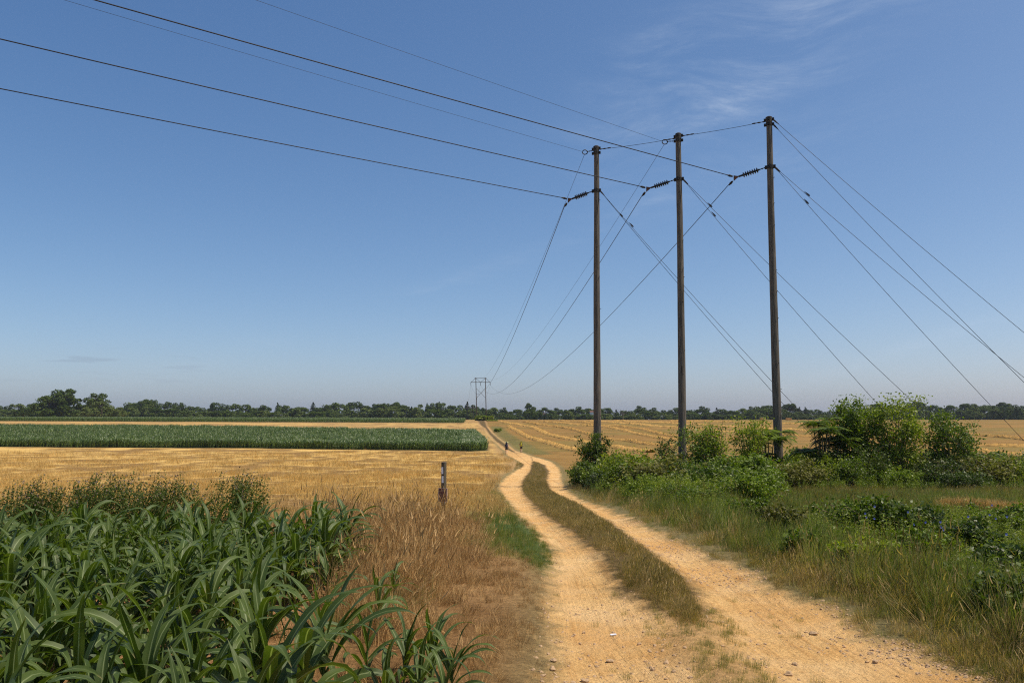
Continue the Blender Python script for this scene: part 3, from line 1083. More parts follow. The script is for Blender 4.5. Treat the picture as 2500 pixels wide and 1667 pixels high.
def guy(p, zl, a, label, insul=None, off=0.0):
    st = p['e'].matrix_basis @ Vector((-ROW.x * (p['r'](zl) + .05), -ROW.y * (p['r'](zl) + .05) + off, zl))
    base = p['e'].location - ROW * a
    end = Vector((base.x, base.y, gz(base.x, base.y) - .05))
    mid = [st.lerp(end, t) - Vector((0, 0, .25 * 4 * t * (1 - t))) for t in np.linspace(0, 1, 12)]
    o = wire('guy_wire', mid, .0125, label, 'guy wire', 'guy wires on the right of the poles')
    mb = MB()
    d = (end - st).normalized()
    mb.tube([st - d * .1, st + d * .18, st + d * .5], [.045, .05, .02], 7)
    obj('guy_grip', mb.mesh('guy_grip', M['metal']), o)
    if insul:
        c = st + d * insul
        m2 = MB()
        m2.tube([c - d * .22, c, c + d * .12, c + d * .2], [.012, .045, .05, .015], 8)
        obj('guy_insulator', m2.mesh('guy_insulator', M['glassy']), o)
    return o


for pname in POLES: POLES[pname]['e'].matrix_basis  # (matrices come from loc/rot)
pL, pM, pR = POLES['left'], POLES['middle'], POLES['right']
guy(pL, pL['zb'], 15.2, 'guy wire from left pole insulator band, steeper of its pair', 2.3)
guy(pL, pL['zb'], 15.9, 'guy wire from left pole insulator band, shallower of its pair', 3.3)
guy(pM, pM['zb'], 14.4, 'guy wire from middle pole insulator band, steeper of its pair', 3.1)
guy(pM, pM['zb'], 16.8, 'guy wire from middle pole insulator band, shallower of its pair', 2.5)
guy(pR, pR['zb'], 13.9, 'guy wire from right pole insulator band, steeper of its pair', 2.9)
guy(pR, pR['zb'], 17.6, 'guy wire from right pole insulator band, shallower of its pair', 2.6)
guy(pR, pR['H'] - .42, 16.4, 'lower guy wire from the top of the right pole')
guy(pR, pR['H'] - .12, 19.6, 'uppermost guy wire from the top of the right pole')


def tie(pa, za, pb, zb, label):
    A = pa['e'].matrix_basis @ Vector((-ROW.x * .2, -ROW.y * .2, za))
    B = pb['e'].matrix_basis @ Vector((ROW.x * .2, ROW.y * .2, zb))
    o = wire('span_guy', [A.lerp(B, t) - Vector((0, 0, .05 * 4 * t * (1 - t))) for t in np.linspace(0, 1, 8)], .014, label, 'guy wire', 'wires tying the pole tops')
    for (s, e_) in ((A, B), (B, A)):
        d = (e_ - s).normalized()
        mb = MB()
        link_chain(mb, s - d * .05, s + d * .8, .03, 3)
        obj('turnbuckle', mb.mesh('turnbuckle', M['metal']), o)


tie(pL, pL['H'] - .2, pM, pM['H'] - .25, 'wire tying the left and middle pole tops together')
tie(pM, pM['H'] - .15, pR, pR['H'] - .2, 'wire tying the middle and right pole tops together')


def h_frame(Y, xs_top, xs_bot, ytop, ybeam, xl, xr, yins, ybase, label, thick=.16):
    base = pt((xs_bot[0] + xs_bot[1]) / 2, ybase, Y)
    base.z = gz(base.x, Y)
    e = empty('h_frame_pylon', base, label, 'pylon')
    L = lambda px, py: pt(px, py, Y) - base
    for a, b in zip(xs_top, xs_bot):
        t_, b_ = L(a, ytop - 1.5), L(b, ybase)
        b_ = Vector((b_.x, 0, -.2))
        m = MB(); m.tube([b_, t_], [thick * 1.15, thick * .9], 8)
        m.build('pole', M['wood'], e, True)
    q = Vector((0, -.22, 0))
    m = MB(); m.tube([L(xl, ybeam) + q, L(xr, ybeam) + q], .13, 6); m.build('crossarm', M['wood_dark'], e)
    m = MB(); m.tube([L(xs_top[0] - 3, ytop) + q, L(xs_top[1] + 3, ytop) + q], .09, 6); m.build('top_tie', M['wood_dark'], e)
    cx = (xl + xr) / 2
    for a, b in (((xs_top[0], ytop), (xl, ybeam)), ((xs_top[0], ytop), (cx, ybeam)), ((xs_top[1], ytop), (cx, ybeam)), ((xs_top[1], ytop), (xr, ybeam)),):
        m = MB(); m.tube([L(*a) + q, L(*b) + q], .07, 6); m.build('brace', M['wood_dark'], e)
    h = ybase - ytop
    for a, b in (((xs_top[0] + .5, ytop + h * .24), (xs_bot[1] - 1.3, ytop + h * .49)), ((xs_top[1] + .2, ytop + h * .24), (xs_bot[0] - 1, ytop + h * .49))):
        m = MB(); m.tube([L(*a) + q, L(*b) + q], .07, 6); m.build('brace', M['wood_dark'], e)
    for x in (xl, cx, xr):
        m = MB()
        a, b = L(x, ybeam), L(x, yins)
        m.tube([a + (b - a) * t for t in np.linspace(0, 1, 15)], [.05 if k % 2 else .14 for k in range(15)], 8)
        m.build('insulator', M['glassy'], e)
    return e


h_frame(HY, (1161.5, 1185), (1164.5, 1187.3), 923, 933, 1149.5, 1197, 940.5, 1022, 'distant wooden H-frame pylon on the rise beside the track', .17)
h_frame(452.0, (1141.5, 1155.5), (1142.5, 1156), 990, 996, 1134, 1162, 1000, 1027, 'tiny farther H-frame pylon against the dark treeline', .11)
for k, (nm, xe, ye) in enumerate((('left', 1144, 986), ('middle', 1150, 1000), ('right', 1158, 1000))):
    A, B = HATT[nm], pt((1134, 1148, 1162)[k], 1000, 452)
    wire('power_line', [A.lerp(B, t) - Vector((0, 0, 6.0 * 4 * t * (1 - t) * .5)) for t in np.linspace(0, 1, 14)], .016,
         'faint conductor behind the distant H-frame, from its %s insulator' % nm, 'power line', 'conductors beyond the H-frame')

# ------------------------------------------------------------------ trail post with blazes and plaque
pp = pt(1083, 1240, 19.6)
pe = empty('trail_post', (pp.x, 19.6, gz(pp.x, 19.6)), 'square wooden trail post with two white blazes and brown plaque', 'post', rz=math.radians(-30))
ptop = pt(1083, 1129, 19.6).z - pe.location.z
w = .092
mb = MB(); mb.box((0, 0, ptop / 2 - .1), (w, w, ptop + .2))
shaft = mb.build('post_shaft', M['post'], pe)
mb = MB(); mb.prism([(-w / 2 - .004, -w / 2 - .004, ptop), (w / 2 + .004, -w / 2 - .004, ptop), (w / 2 + .004, w / 2 + .004, ptop + .012), (-w / 2 - .004, w / 2 + .004, ptop + .012)], (0, 0, .006))
mb.build('post_top', M['wood_dark'], pe)
for y0, y1, sh in ((1139, 1156.5, -.013), (1160.5, 1178, -.002)):
    z0, z1 = pt(1083, y0, 19.6).z - pe.location.z, pt(1083, y1, 19.6).z - pe.location.z
    mb = MB()
    mb.prism([(sh - .026, -w / 2 - .001, z1), (sh + .03, -w / 2 - .001, z1 + .004), (sh + .026, -w / 2 - .001, z0), (sh - .028, -w / 2 - .001, z0 - .012)], (0, -.002, 0))
    mb.build('white_blaze', M['blaze'], pe)
z0, z1 = pt(1083, 1191, 19.6).z - pe.location.z, pt(1083, 1224, 19.6).z - pe.location.z
pw = .245
mb = MB(); mb.box((.012, -w / 2 - .008, (z0 + z1) / 2), (pw, .012, z0 - z1))
pq = mb.build('plaque', M['plaque'], pe)
mb = MB()
for a, b in (((.012, z0), (pw + .012, .008)), ((.012, z1), (pw + .012, .008))):
    mb.box((a[0], -w / 2 - .009, a[1]), (b[0], .018, b[1]))
for sx_ in (-1, 1):
    mb.box((.012 + sx_ * pw / 2, -w / 2 - .009, (z0 + z1) / 2), (.008, .018, z0 - z1 - .01))
mb.build('plaque_border', M['plaque_edge'], pq)
mb = MB()
zl_ = z0 - .052
xx = -.035
for k, q in enumerate((.011, .007, .009, .006, .010, .008, .007, .011)):
    mb.box((xx + q / 2, -w / 2 - .0155, zl_), (q, .002, .010)); xx += q + .004
mb.box((.012, -w / 2 - .0155, z0 - .072), (pw * .86, .002, .003))
mb.build('plaque_lettering', M['letter'], pq)

# ------------------------------------------------------------------ hikers
HEADING = 0.0


def skinned(name, pts, edges, rad, mat, parent, sub=2, root=0):
    me = bpy.data.meshes.new(name)
    me.from_pydata(pts, edges, [])
    me.materials.append(mat)
    o = obj(name, me, parent)
    md = o.modifiers.new('skin', 'SKIN')
    md.use_smooth_shade = True
    lay = me.skin_vertices[0] if me.skin_vertices else None
    if lay is None:
        bpy.context.view_layer.objects.active = o
        lay = me.skin_vertices[0]
    for i, r_ in enumerate(rad):
        lay.data[i].radius = r_ if isinstance(r_, tuple) else (r_, r_)
        lay.data[i].use_root = (i == root)
    o.modifiers.new('sub', 'SUBSURF').levels = sub
    o.modifiers['sub'].render_levels = sub
    return o


def person(px, py, Y, label, fwd, shirt, arms_up, leg_light, name='person', h=1.76, armside=0):
    g_ = ground_pt(px, py)
    x, y = pt(px, py, Y).x, Y
    e = empty(name, (x, y, gz(x, y)), label, 'person', 'hikers walking away on the track', rz=fwd)
    s = h / 1.76
    # skeleton, facing +Y (walking away); left foot forward
    J = dict(pelvis=(0, 0, .96), waist=(0, .01, 1.10), chest=(0, .03, 1.30), upch=(0, .05, 1.42), neck=(0, .07, 1.50), head0=(0, .085, 1.57), head1=(0, .09, 1.66), head2=(0, .09, 1.73),
             hl=(-.09, 0, .90), kl=(-.095, .19, .50), al=(-.09, .20, .10), tl=(-.09, .37, .035),
             hr=(.09, 0, .90), kr=(.09, -.01, .50), ar=(.085, -.26, .14), tr=(.085, -.14, .035),
             sl=(-.17, .05, 1.41), sr=(.17, .05, 1.41))
    if arms_up:
        J.update(el=(-.27, .02, 1.17), wl=(-.22, .20, 1.05), fl=(-.20, .27, 1.02), er=(.28, -.05, 1.17), wr=(.27, .12, .98), fr=(.26, .18, .93))
    else:
        J.update(el=(-.24, .03, 1.14), wl=(-.23, .2, .97), fl=(-.23, .26, .93), er=(.25, -.10, 1.15), wr=(.29, .02, .93), fr=(.3, .07, .87))
    names = list(J)
    P_ = [tuple(c * s for c in J[k]) for k in names]
    E_ = [('pelvis', 'waist'), ('waist', 'chest'), ('chest', 'upch'), ('upch', 'neck'), ('neck', 'head0'), ('head0', 'head1'), ('head1', 'head2'),
          ('pelvis', 'hl'), ('hl', 'kl'), ('kl', 'al'), ('al', 'tl'), ('pelvis', 'hr'), ('hr', 'kr'), ('kr', 'ar'), ('ar', 'tr'),
          ('upch', 'sl'), ('sl', 'el'), ('el', 'wl'), ('wl', 'fl'), ('upch', 'sr'), ('sr', 'er'), ('er', 'wr'), ('wr', 'fr')]
    R_ = dict(pelvis=(.15, .11), waist=(.13, .10), chest=(.15, .11), upch=(.14, .10), neck=.055, head0=.075, head1=.095, head2=.06, hl=.085, kl=.055, al=.037, tl=.035,
              hr=.085, kr=.055, ar=.037, tr=.035, sl=.055, el=.04, wl=.028, fl=.035, sr=.055, er=.04, wr=.028, fr=.035)
    skinned('body', P_, [(names.index(a), names.index(b)) for a, b in E_], [tuple(c * s for c in R_[k]) if isinstance(R_[k], tuple) else R_[k] * s for k in names], M['skin'], e)
    # shorts
    skinned('shorts', [(0, 0, 1.02), (0, 0, .93), (-.1, .06, .76), (-.1, .11, .64), (.1, .0, .76), (.1, 0, .64)], [(0, 1), (1, 2), (2, 3), (1, 4), (4, 5)],
            [(.165, .125), (.17, .13), .11, .105, .11, .105], M['black_cloth'], e, root=1)
    # shirt with sleeves
    skinned('shirt', [(0, 0, .98), (0, .01, 1.12), (0, .03, 1.3), (0, .05, 1.43), (-.18, .05, 1.41), (-.235, .035, 1.25), (.18, .05, 1.41), (.24, -.01, 1.25)],
            [(0, 1), (1, 2), (2, 3), (3, 4), (4, 5), (3, 6), (6, 7)], [(.155, .12), (.15, .12), (.17, .13), (.15, .115), .07, .062, .07, .062], shirt, e, root=1)
    # hair and shoes
    skinned('hair', [(0, .06, 1.62), (0, .075, 1.70), (0, .085, 1.755)], [(0, 1), (1, 2)], [.088, .105, .07], M['hair'], e)
    for sx_, (a, t_) in ((-1, (J['al'], J['tl'])), (1, (J['ar'], J['tr']))):
        skinned('shoe', [(a[0], a[1] - .05, a[2] - .03), (a[0], a[1] + .04, a[2] - .02), (t_[0], t_[1], t_[2] + .01)], [(0, 1), (1, 2)], [.045, .055, .045], M['shoe'], e)
    if leg_light:
        pass
    return e


def backpack(p, mat, label, pad=None, hh=.62, w=.34):
    e = empty('backpack', p.location + Vector((0, 0, 0)), label, 'backpack', rz=p.rotation_euler.z)
    rng = np.random.default_rng(3)
    n, m = 14, 12
    V, F_ = [], []
    for i in range(m + 1):
        t = i / m
        z = .98 + hh * t
        k = (math.sin(math.pi * min(1, max(0, t * .92 + .06))) ** .35)
        for j in range(n):
            a = 2 * math.pi * j / n
            ca, sa = math.cos(a), math.sin(a)
            sx = w / 2 * k * (1 + .04 * math.sin(5 * t + a * 2))
            sy = .15 * k * (1.1 if t < .5 else .95)
            V.append((abs(ca) ** .7 * (1 if ca > 0 else -1) * sx, -.27 + abs(sa) ** .7 * (1 if sa > 0 else -1) * sy, z))
        if i:
            for j in range(n): F_.append(((i - 1) * n + j, (i - 1) * n + (j + 1) % n, i * n + (j + 1) % n, i * n + j))
    F_.append(tuple(range(n))[::-1]); F_.append(tuple(m * n + j for j in range(n)))
    me = bpy.data.meshes.new('pack_bag'); me.from_pydata(V, [], F_); me.materials.append(mat)
    for q in me.polygons: q.use_smooth = True
    obj('pack_bag', me, e)
    mb = MB(); mb.box((0, -.29, .98 + hh + .03), (w * .9, .24, .10)); mb.build('pack_lid', mat, e)
    for sx in (-1, 1):
        mb = MB(); mb.tube([(sx * .12, -.15, 1.5), (sx * .13, .02, 1.53), (sx * .13, .17, 1.40), (sx * .15, .12, 1.15), (sx * .17, -.1, 1.05)], .025, 6)
        mb.build('shoulder_strap', M['black_cloth'], e)
    mb = MB(); mb.tube([(-.19, -.1, 1.03), (-.17, .12, 1.03), (0, .16, 1.03), (.17, .12, 1.03), (.19, -.1, 1.03)], .03, 6); mb.build('hip_belt', M['black_cloth'], e)
    if pad:
        mb = MB(); mb.tube([(-.27, -.28, 1.70), (0, -.28, 1.695), (.27, -.28, 1.70)], .052, 12)
        mb.build('sleeping_pad_roll', pad, e, True)
        mb = MB(); mb.box((.0, -.30, 1.70), (.12, .13, .16)); mb.build('pad_strap', M['black_cloth'], e)
    return e


hk1 = person(1236.5, 1104, 116, 'hiker in dark clothes and shorts with a pale rolled mat', .03, M['black_cloth'], False, True)
backpack(hk1, M['navy_cloth'], 'dark backpack with pale rolled mat on the left hiker', M['pad'])
hk2 = person(1272.5, 1101, 121, 'hiker in black shorts under a bright yellow backpack', -.04, M['black_cloth'], True, True)
backpack(hk2, M['yellow_cloth'], 'yellow covered backpack worn by the right hiker', None, .66, .32)

# ------------------------------------------------------------------ straw bales and house glimpsed far away
for px, lab, wd in ((1862, 'orange straw bale on the horizon just left of the right pole', 2.6), (1925, 'orange straw bale on the horizon right of the right pole', 2.4)):
    p = pt(px, 1024, 352)
    z = gz(p.x, 352)
    e = empty('straw_bale', (p.x, 352, z), lab, 'straw bale', 'straw bales on the horizon')
    mb = MB(); mb.box((0, 0, .45), (wd, 1.0, .9)); b = mb.build('bale_block', M['bale'], e)
    bv = b.modifiers.new('bevel', 'BEVEL'); bv.width = .12; bv.segments = 2
    for k in (-.28, .28):
        mb = MB(); mb.box((k * wd, 0, .45), (.05, 1.02, .93)); mb.build('twine', M['rust'], e)

# ------------------------------------------------------------------ far trees
LEAFV = {}


def tree_mesh(seed, kind):
    """unit tree: height 1, crown half-width about .42; returns crown and trunk meshes"""
    rng = np.random.default_rng(seed)
    lobes = []
    if kind == 'conifer':
        for i in range(13):
            t = i / 12
            for k in range(5 if t < .8 else 2):
                a = rng.uniform(0, 6.28)
                r_ = .24 * (1 - t) ** .8 + .02
                lobes.append((math.cos(a) * r_ * .6, math.sin(a) * r_ * .6, .14 + .84 * t, r_ * .62 + .012, .032))
    else:
        nl = {'round': 34, 'broad': 42, 'shrub': 30, 'open': 30}[kind]
        for i in range(nl):
            a = rng.uniform(0, 6.28)
            t = rng.uniform(0, 1)
            if kind == 'shrub':
                z = .08 + .78 * t; R = .44 * (1 - .6 * t ** 1.5)
            elif kind == 'open':
                z = .10 + .80 * t; R = .36 * math.sin(math.pi * (.28 + .60 * t))
            else:
                z = .09 + .79 * t; R = .42 * math.sin(math.pi * (.3 + .58 * t)) ** .7
            r_ = R * math.sqrt(rng.uniform(.15, 1))
            s_ = rng.uniform(.08, .16) * (1.05 if kind != 'open' else .85)
            lobes.append((math.cos(a) * r_, math.sin(a) * r_, z, s_, s_ * .72))
    Vs, Fs, k = [], [], 0
    for (x, y, z, rx_, rz_) in lobes:
        n = int(110 if kind != 'conifer' else 34)
        d = rand_dirs(rng, n, .35)
        rr = rng.uniform(.55, 1.08, n) ** .6
        c = np.stack([x + d[:, 0] * rx_ * rr, y + d[:, 1] * rx_ * rr, z + d[:, 2] * rz_ * rr], 1)
        nr = d + rng.normal(0, .55, (n, 3)); nr /= np.linalg.norm(nr, axis=1)[:, None]
        V, F_ = leaf_quads(c, nr, rng.uniform(.016, .036, n) * (1 if kind != 'conifer' else .8), rng, .75)
        Vs.append(V); Fs.append(F_ + k); k += len(V)
    mat = {'conifer': 'tree_leaf_dark', 'shrub': 'tree_leaf_light'}.get(kind, 'tree_leaf')
    crown = np_mesh('tree_crown', np.concatenate(Vs), np.concatenate(Fs), M[mat])
    mb = MB()
    mb.tube([(0, 0, -.03), (.01, 0, .2), (0, .01, .5), (.01, 0, .8)], [.028, .021, .014, .004], 7)
    for (x, y, z, a, b) in lobes[:7]:
        mb.tube([(0, 0, max(.15, z - .28)), (x * .5, y * .5, z - .1), (x, y, z)], [.012, .008, .003], 5)
    trunk = mb.mesh('tree_trunk', M['bark'])
    return crown, trunk


TREES = {k: [tree_mesh(s, k) for s in ss] for k, ss in dict(round=(1, 2, 3, 4), broad=(11, 12, 13), conifer=(21, 22), shrub=(31, 32, 33), open=(41, 42)).items()}
TREES['pale'] = []
for s in (51, 52):
    c_, t_ = tree_mesh(s, 'round')
    c_.materials[0] = M['tree_leaf_light']
    TREES['pale'].append((c_, t_))
TLAB = dict(round='dark rounded tree', broad='broad dark tree', conifer='narrow dark conifer', shrub='low pale green tree', open='loose open-crowned tree', pale='paler green rounded tree')


def tree(kind, px, ytop, Y, wpx, label, group, rng):
    p = pt(px, ytop, Y)
    zb = float(base_h(0, Y)) - .4
    H = max(2.0, p.z - zb)
    W = wpx / FPX * Y
    cr, tr_ = TREES[kind][rng.integers(len(TREES[kind]))]
    e = empty('conifer_tree' if kind == 'conifer' else 'tree', (p.x, Y, zb), label, 'tree', group, rz=rng.uniform(0, 6.28))
    wid = {'conifer': .46, 'shrub': .95, 'open': .85, 'round': .92, 'broad': .92, 'pale': .92}[kind]
    sc = W / wid
    for nm_, me in (('crown', cr), ('trunk', tr_)):
        o = bpy.data.objects.new(nm_, me)
        COL.objects.link(o)
        o.parent = e
        o.scale = (sc, sc, H)
    return e


rng = np.random.default_rng(5)
prof_x = [0, 60, 100, 300, 360, 440, 520, 600, 700, 800, 850, 900, 930, 960, 1000, 1050, 1100, 1140, 1175, 1200, 1225, 1250, 1263, 1272, 1285, 1300, 1320, 1333, 1350, 1375, 1400, 1430, 1480, 1500, 1530, 1555, 1580, 1600, 1640, 1660, 1700, 1750, 1800, 1840, 1870, 1890, 1930, 1960, 2000, 2100, 2170, 2240, 2300, 2330, 2370, 2450, 2500]
prof_y = [986, 985, 978, 984, 974, 984, 986, 988, 986, 988, 984, 982, 978, 979, 983, 986, 984, 983, 990, 985, 998, 996, 1003, 1016, 990, 985, 1000, 989, 1000, 986, 994, 996, 990, 1003, 1005, 985, 992, 989, 1004, 992, 994, 996, 998, 990, 985, 990, 989, 992, 997, 992, 984, 981, 989, 990, 981, 980, 986]
px = -60.0
SEG = ((0, 330, 'near the big left trees'), (330, 640, 'behind the left corn'), (640, 930, 'behind the middle corn'),
       (930, 1240, 'behind the H-frame pylon'), (1240, 1450, 'left of the left pole'), (1450, 1660, 'between left and middle poles'),
       (1660, 1890, 'between middle and right poles'), (1890, 2200, 'above the tall bushes'), (2200, 2600, 'at the far right field edge'))


def seg(px):
    for a, b, s in SEG:
        if px < b: return s
    return SEG[-1][2]


while px < 2570:
    yt = float(np.interp(px, prof_x, prof_y)) + rng.uniform(-6, 7)
    gap = 1264 < px < 1284
    if not gap:
        ragged = 1240 < px < 1720
        kind = rng.choice(['round', 'broad', 'open', 'conifer', 'pale'], p=[.32, .28, .12, .12, .16] if not ragged else [.25, .2, .4, .15, 0])
        w_ = rng.uniform(38, 62) if kind != 'conifer' else rng.uniform(20, 28)
        Yt = rng.uniform(540, 600)
        if 1220 < px < 1300: w_ = min(w_, 34)
        tree(kind, px, yt, Yt, w_, '%s, back row, %s' % (TLAB[kind], seg(px)), 'trees of the back row of the treeline', rng)
        px += w_ * rng.uniform(.42, .6)
    else:
        px += 10
px = -60.0
while px < 2570:
    yt = float(np.interp(px, prof_x, prof_y))
    yt = yt + rng.uniform(8, 18)
    yt = min(yt, 1014) if not 1262 < px < 1284 else 1016
    kind = rng.choice(['shrub', 'pale', 'round', 'conifer'], p=[.46, .18, .3, .06])
    w_ = rng.uniform(34, 56) if kind != 'conifer' else 20
    if 1262 < px < 1284: kind = 'shrub'; w_ = 26
    tree(kind, px, yt, rng.uniform(460, 495), w_, '%s, front row, %s' % (TLAB[kind], seg(px)), 'trees of the front row of the treeline', rng)
    px += w_ * rng.uniform(.36, .55)
for kind, x_, yt, Y_, w_, lab in (('round', 152, 944, 400, 98, 'biggest tall spreading tree at the far left horizon'), ('round', 122, 962, 396, 80, 'dark lower tree against the left side of the biggest left tree'),
                                 ('round', 238, 955, 405, 66, 'second big tree with knobbly crown right of the biggest left tree'), ('pale', 250, 976, 392, 64, 'bright olive rounded tree below the knobbly left tree'),
                                 ('pale', 290, 992, 390, 36, 'small yellow-green tree at the right end of the left tree group'), ('shrub', 213, 991, 386, 40, 'brownish low bush between the two big left trees'),
                                 ('round', 60, 993, 415, 60, 'rounded tree left of the big dark left trees'), ('round', 352, 975, 520, 54, 'tallest hump of trees behind the far corn strip')):
    tree(kind, x_, yt, Y_, w_, lab, None, rng)
# dead tree between the poles
p = pt(1520, 996, 470)
zb = float(base_h(0, 470))
e = empty('dead_tree', (p.x, 470, zb), 'bare dead tree with forked grey branches between left and middle poles', 'dead tree')
mb = MB(); hh = p.z - zb
mb.tube([(0, 0, 0), (.1, 0, hh * .4), (-.1, 0, hh * .7)], [.35, .25, .12], 7); mb.build('trunk', M['stem'], e)
for a, l in ((-.9, .55), (-.4, .6), (.2, .5), (.6, .65), (1.0, .75)):
    mb = MB(); mb.tube([(0, 0, hh * .4), (math.sin(a) * hh * l * .4, 0, hh * (.4 + .2)), (math.sin(a) * hh * l, 0, hh * (.4 + .62 * math.cos(a * .6)))], [.15, .09, .03], 5); mb.build('branch', M['stem'], e)
# pale buildings glimpsed through the trees
for px_, py_, w_, lab in ((1327, 1012, 5, 'pale building glimpsed between trees right of the gap'), (1444, 1006, 5, 'tiny pale building glimpsed through trees left of the left pole')):
    p = pt(px_, py_, 525)
    e = empty('farm_building', (p.x, 525, float(base_h(0, 525)) - .3), lab, 'building')
    ww = w_ / FPX * 525; h_ = p.z - e.location.z
    mb = MB(); mb.box((0, 0, h_ / 2), (ww * 1.6, 3, h_)); mb.build('wall', M['house'], e)
    mb = MB(); mb.prism([(-ww * .9, -1.7, h_), (-ww * .9, 1.7, h_), (-ww * .9, 0, h_ + 1)], (ww * 1.8, 0, 0)); mb.build('roof', M['rust'], e)

# ------------------------------------------------------------------ shrubs beside the poles
def shrub_mesh(seed, W, H, n, leaf, mat, shape='bush', D=None, droop=0.0):
    """leafy shrub; stems rise from the foot and leaves crowd round the branch ends"""
    rng = np.random.default_rng(seed)
    D = D or W
    mb = MB()
    tips = []
    ns = int(12 + 5 * rng.uniform())
    for i in range(ns):
        a = rng.uniform(0, 6.28)
        sp = rng.uniform(.15, 1)
        top = Vector((math.cos(a) * sp * W * .46, math.sin(a) * sp * D * .46, H * rng.uniform(.62, .97) * (1 - .28 * sp)))
        if shape == 'tall':
            top.z = H * rng.uniform(.62, 1.0); top.x *= 1.15; top.y *= 1.15
        b0 = Vector((math.cos(a) * W * .06, math.sin(a) * D * .06, 0))
        midp = Vector((top.x * .45, top.y * .45, top.z * .52))
        mb.tube([b0, midp, top], [.022 + .006 * H, .014 + .003 * H, .005], 5)
        for k in range(6):
            t = .35 + .62 * k / 5
            q = b0.lerp(midp, t * 2) if t < .5 else midp.lerp(top, t * 2 - 1)
            aa = a + rng.normal(0, 1.5)
            L = W * rng.uniform(.10, .28) * (1.25 - t * .4)
            e2 = q + Vector((math.cos(aa) * L, math.sin(aa) * L, L * rng.uniform(.1, .9)))
            e2.z = min(e2.z, H)
            mb.tube([q, e2], [.009, .003], 4)
            tips.append((q.lerp(e2, .5), e2))
        tips.append((midp.lerp(top, .7), top))
    # low foliage round the foot
    if 1:
        for i in range(16 if shape != 'tall' else 14):
            a = rng.uniform(0, 6.28); r_ = rng.uniform(.12, .5)
            q = Vector((math.cos(a) * W * r_, math.sin(a) * D * r_, H * rng.uniform(.06, .5 if shape != 'tall' else .42)))
            tips.append((q * .9, q))
    stem = mb.mesh('shrub_stems', M['stem'])
    T0 = np.array([tuple(t[0]) for t in tips]); T1 = np.array([tuple(t[1]) for t in tips])
    w_ = rng.uniform(.4, 1.6, len(tips))
    pick = rng.choice(len(tips), n, p=w_ / w_.sum())
    t = rng.uniform(0, 1.1, n)[:, None]
    c = T0[pick] * (1 - t) + T1[pick] * t
    spread = .075 * (W + H) * .5
    c = c + rng.normal(0, 1, (n, 3)) * np.array([spread, spread, spread * .8]) * rng.uniform(.5, 1.1, (n, 1))
    c[:, 2] = np.abs(c[:, 2] - .02) + .02
    nr = rng.normal(0, .85, (n, 3)) + np.array([0, 0, .75])
    nr /= np.linalg.norm(nr, axis=1)[:, None]
    V, F_ = leaf_quads(c, nr, leaf * rng.uniform(.7, 1.45, n), rng, .6)
    fol = np_mesh('foliage', V, F_, mat)
    return fol, stem


def frond_shrub(seed, W, H):
    """sumac-like shrub: bare forked stems topped with whorls of long feathered fronds"""
    rng = np.random.default_rng(seed)
    mb = MB()
    Vs, Fs, k = [], [], 0
    for i in range(17):
        a = rng.uniform(0, 6.28); sp = rng.uniform(.1, 1)
        top = Vector((math.cos(a) * sp * W * .36, math.sin(a) * sp * W * .36, H * rng.uniform(.25, .93)))
        mb.tube([(math.cos(a) * .1, math.sin(a) * .1, 0), top * .55, top], [.05, .035, .02], 6)
        for j in range(11):
            b = rng.uniform(0, 6.28); L = rng.uniform(.5, .85) * W * .36; up = rng.uniform(.1, .8)
            ts = np.linspace(.12, 1, 13)
            cx = top.x + np.cos(b) * L * ts; cy = top.y + np.sin(b) * L * ts
            cz = top.z - .1 + L * (up * ts - .75 * ts ** 2)
            ll = .20 * np.sin(np.pi * np.clip(ts * .9 + .08, 0, 1)) ** .6
            for sgn in (-1, 1):
                ox, oy = -np.sin(b) * sgn, np.cos(b) * sgn
                tipx, tipy, tipz = cx + ox * ll * 1.6 + np.cos(b) * ll * .5, cy + oy * ll * 1.6 + np.sin(b) * ll * .5, cz - ll * .5
                wx, wy = np.cos(b) * .045, np.sin(b) * .045
                m1x, m1y = (cx + tipx) / 2, (cy + tipy) / 2
                q = np.stack([np.stack([cx, cy, cz], 1), np.stack([m1x + wx, m1y + wy, (cz + tipz) / 2 + .01], 1),
                              np.stack([tipx, tipy, tipz], 1), np.stack([m1x - wx, m1y - wy, (cz + tipz) / 2 + .01], 1)], 1).reshape(-1, 3)
                kk = np.arange(13)[:, None] * 4 + k
                Vs.append(q); Fs.append(np.concatenate([kk, kk + 1, kk + 2, kk + 3], 1)); k += len(q)
    return np_mesh('frond_leaves', np.concatenate(Vs), np.concatenate(Fs), M['leaf']), mb.mesh('shrub_stems', M['stem'])


def put_shrub(name, px, Y, ytop, wpx, seed, mat, n, leaf, label, shape='bush', frond=False, cat='bush', group=None):
    p = pt(px, ytop, Y)
    zb = gz(p.x, Y) - .05
    H = p.z - zb
    W = wpx / FPX * Y
    e = empty(name, (p.x, Y, zb), label, cat, group)
    if frond: fol, stem = frond_shrub(seed, W, H)
    else: fol, stem = shrub_mesh(seed, W, H, n, leaf, M[mat], shape)
    obj('foliage', fol, e); obj('stems', stem, e)
    return e


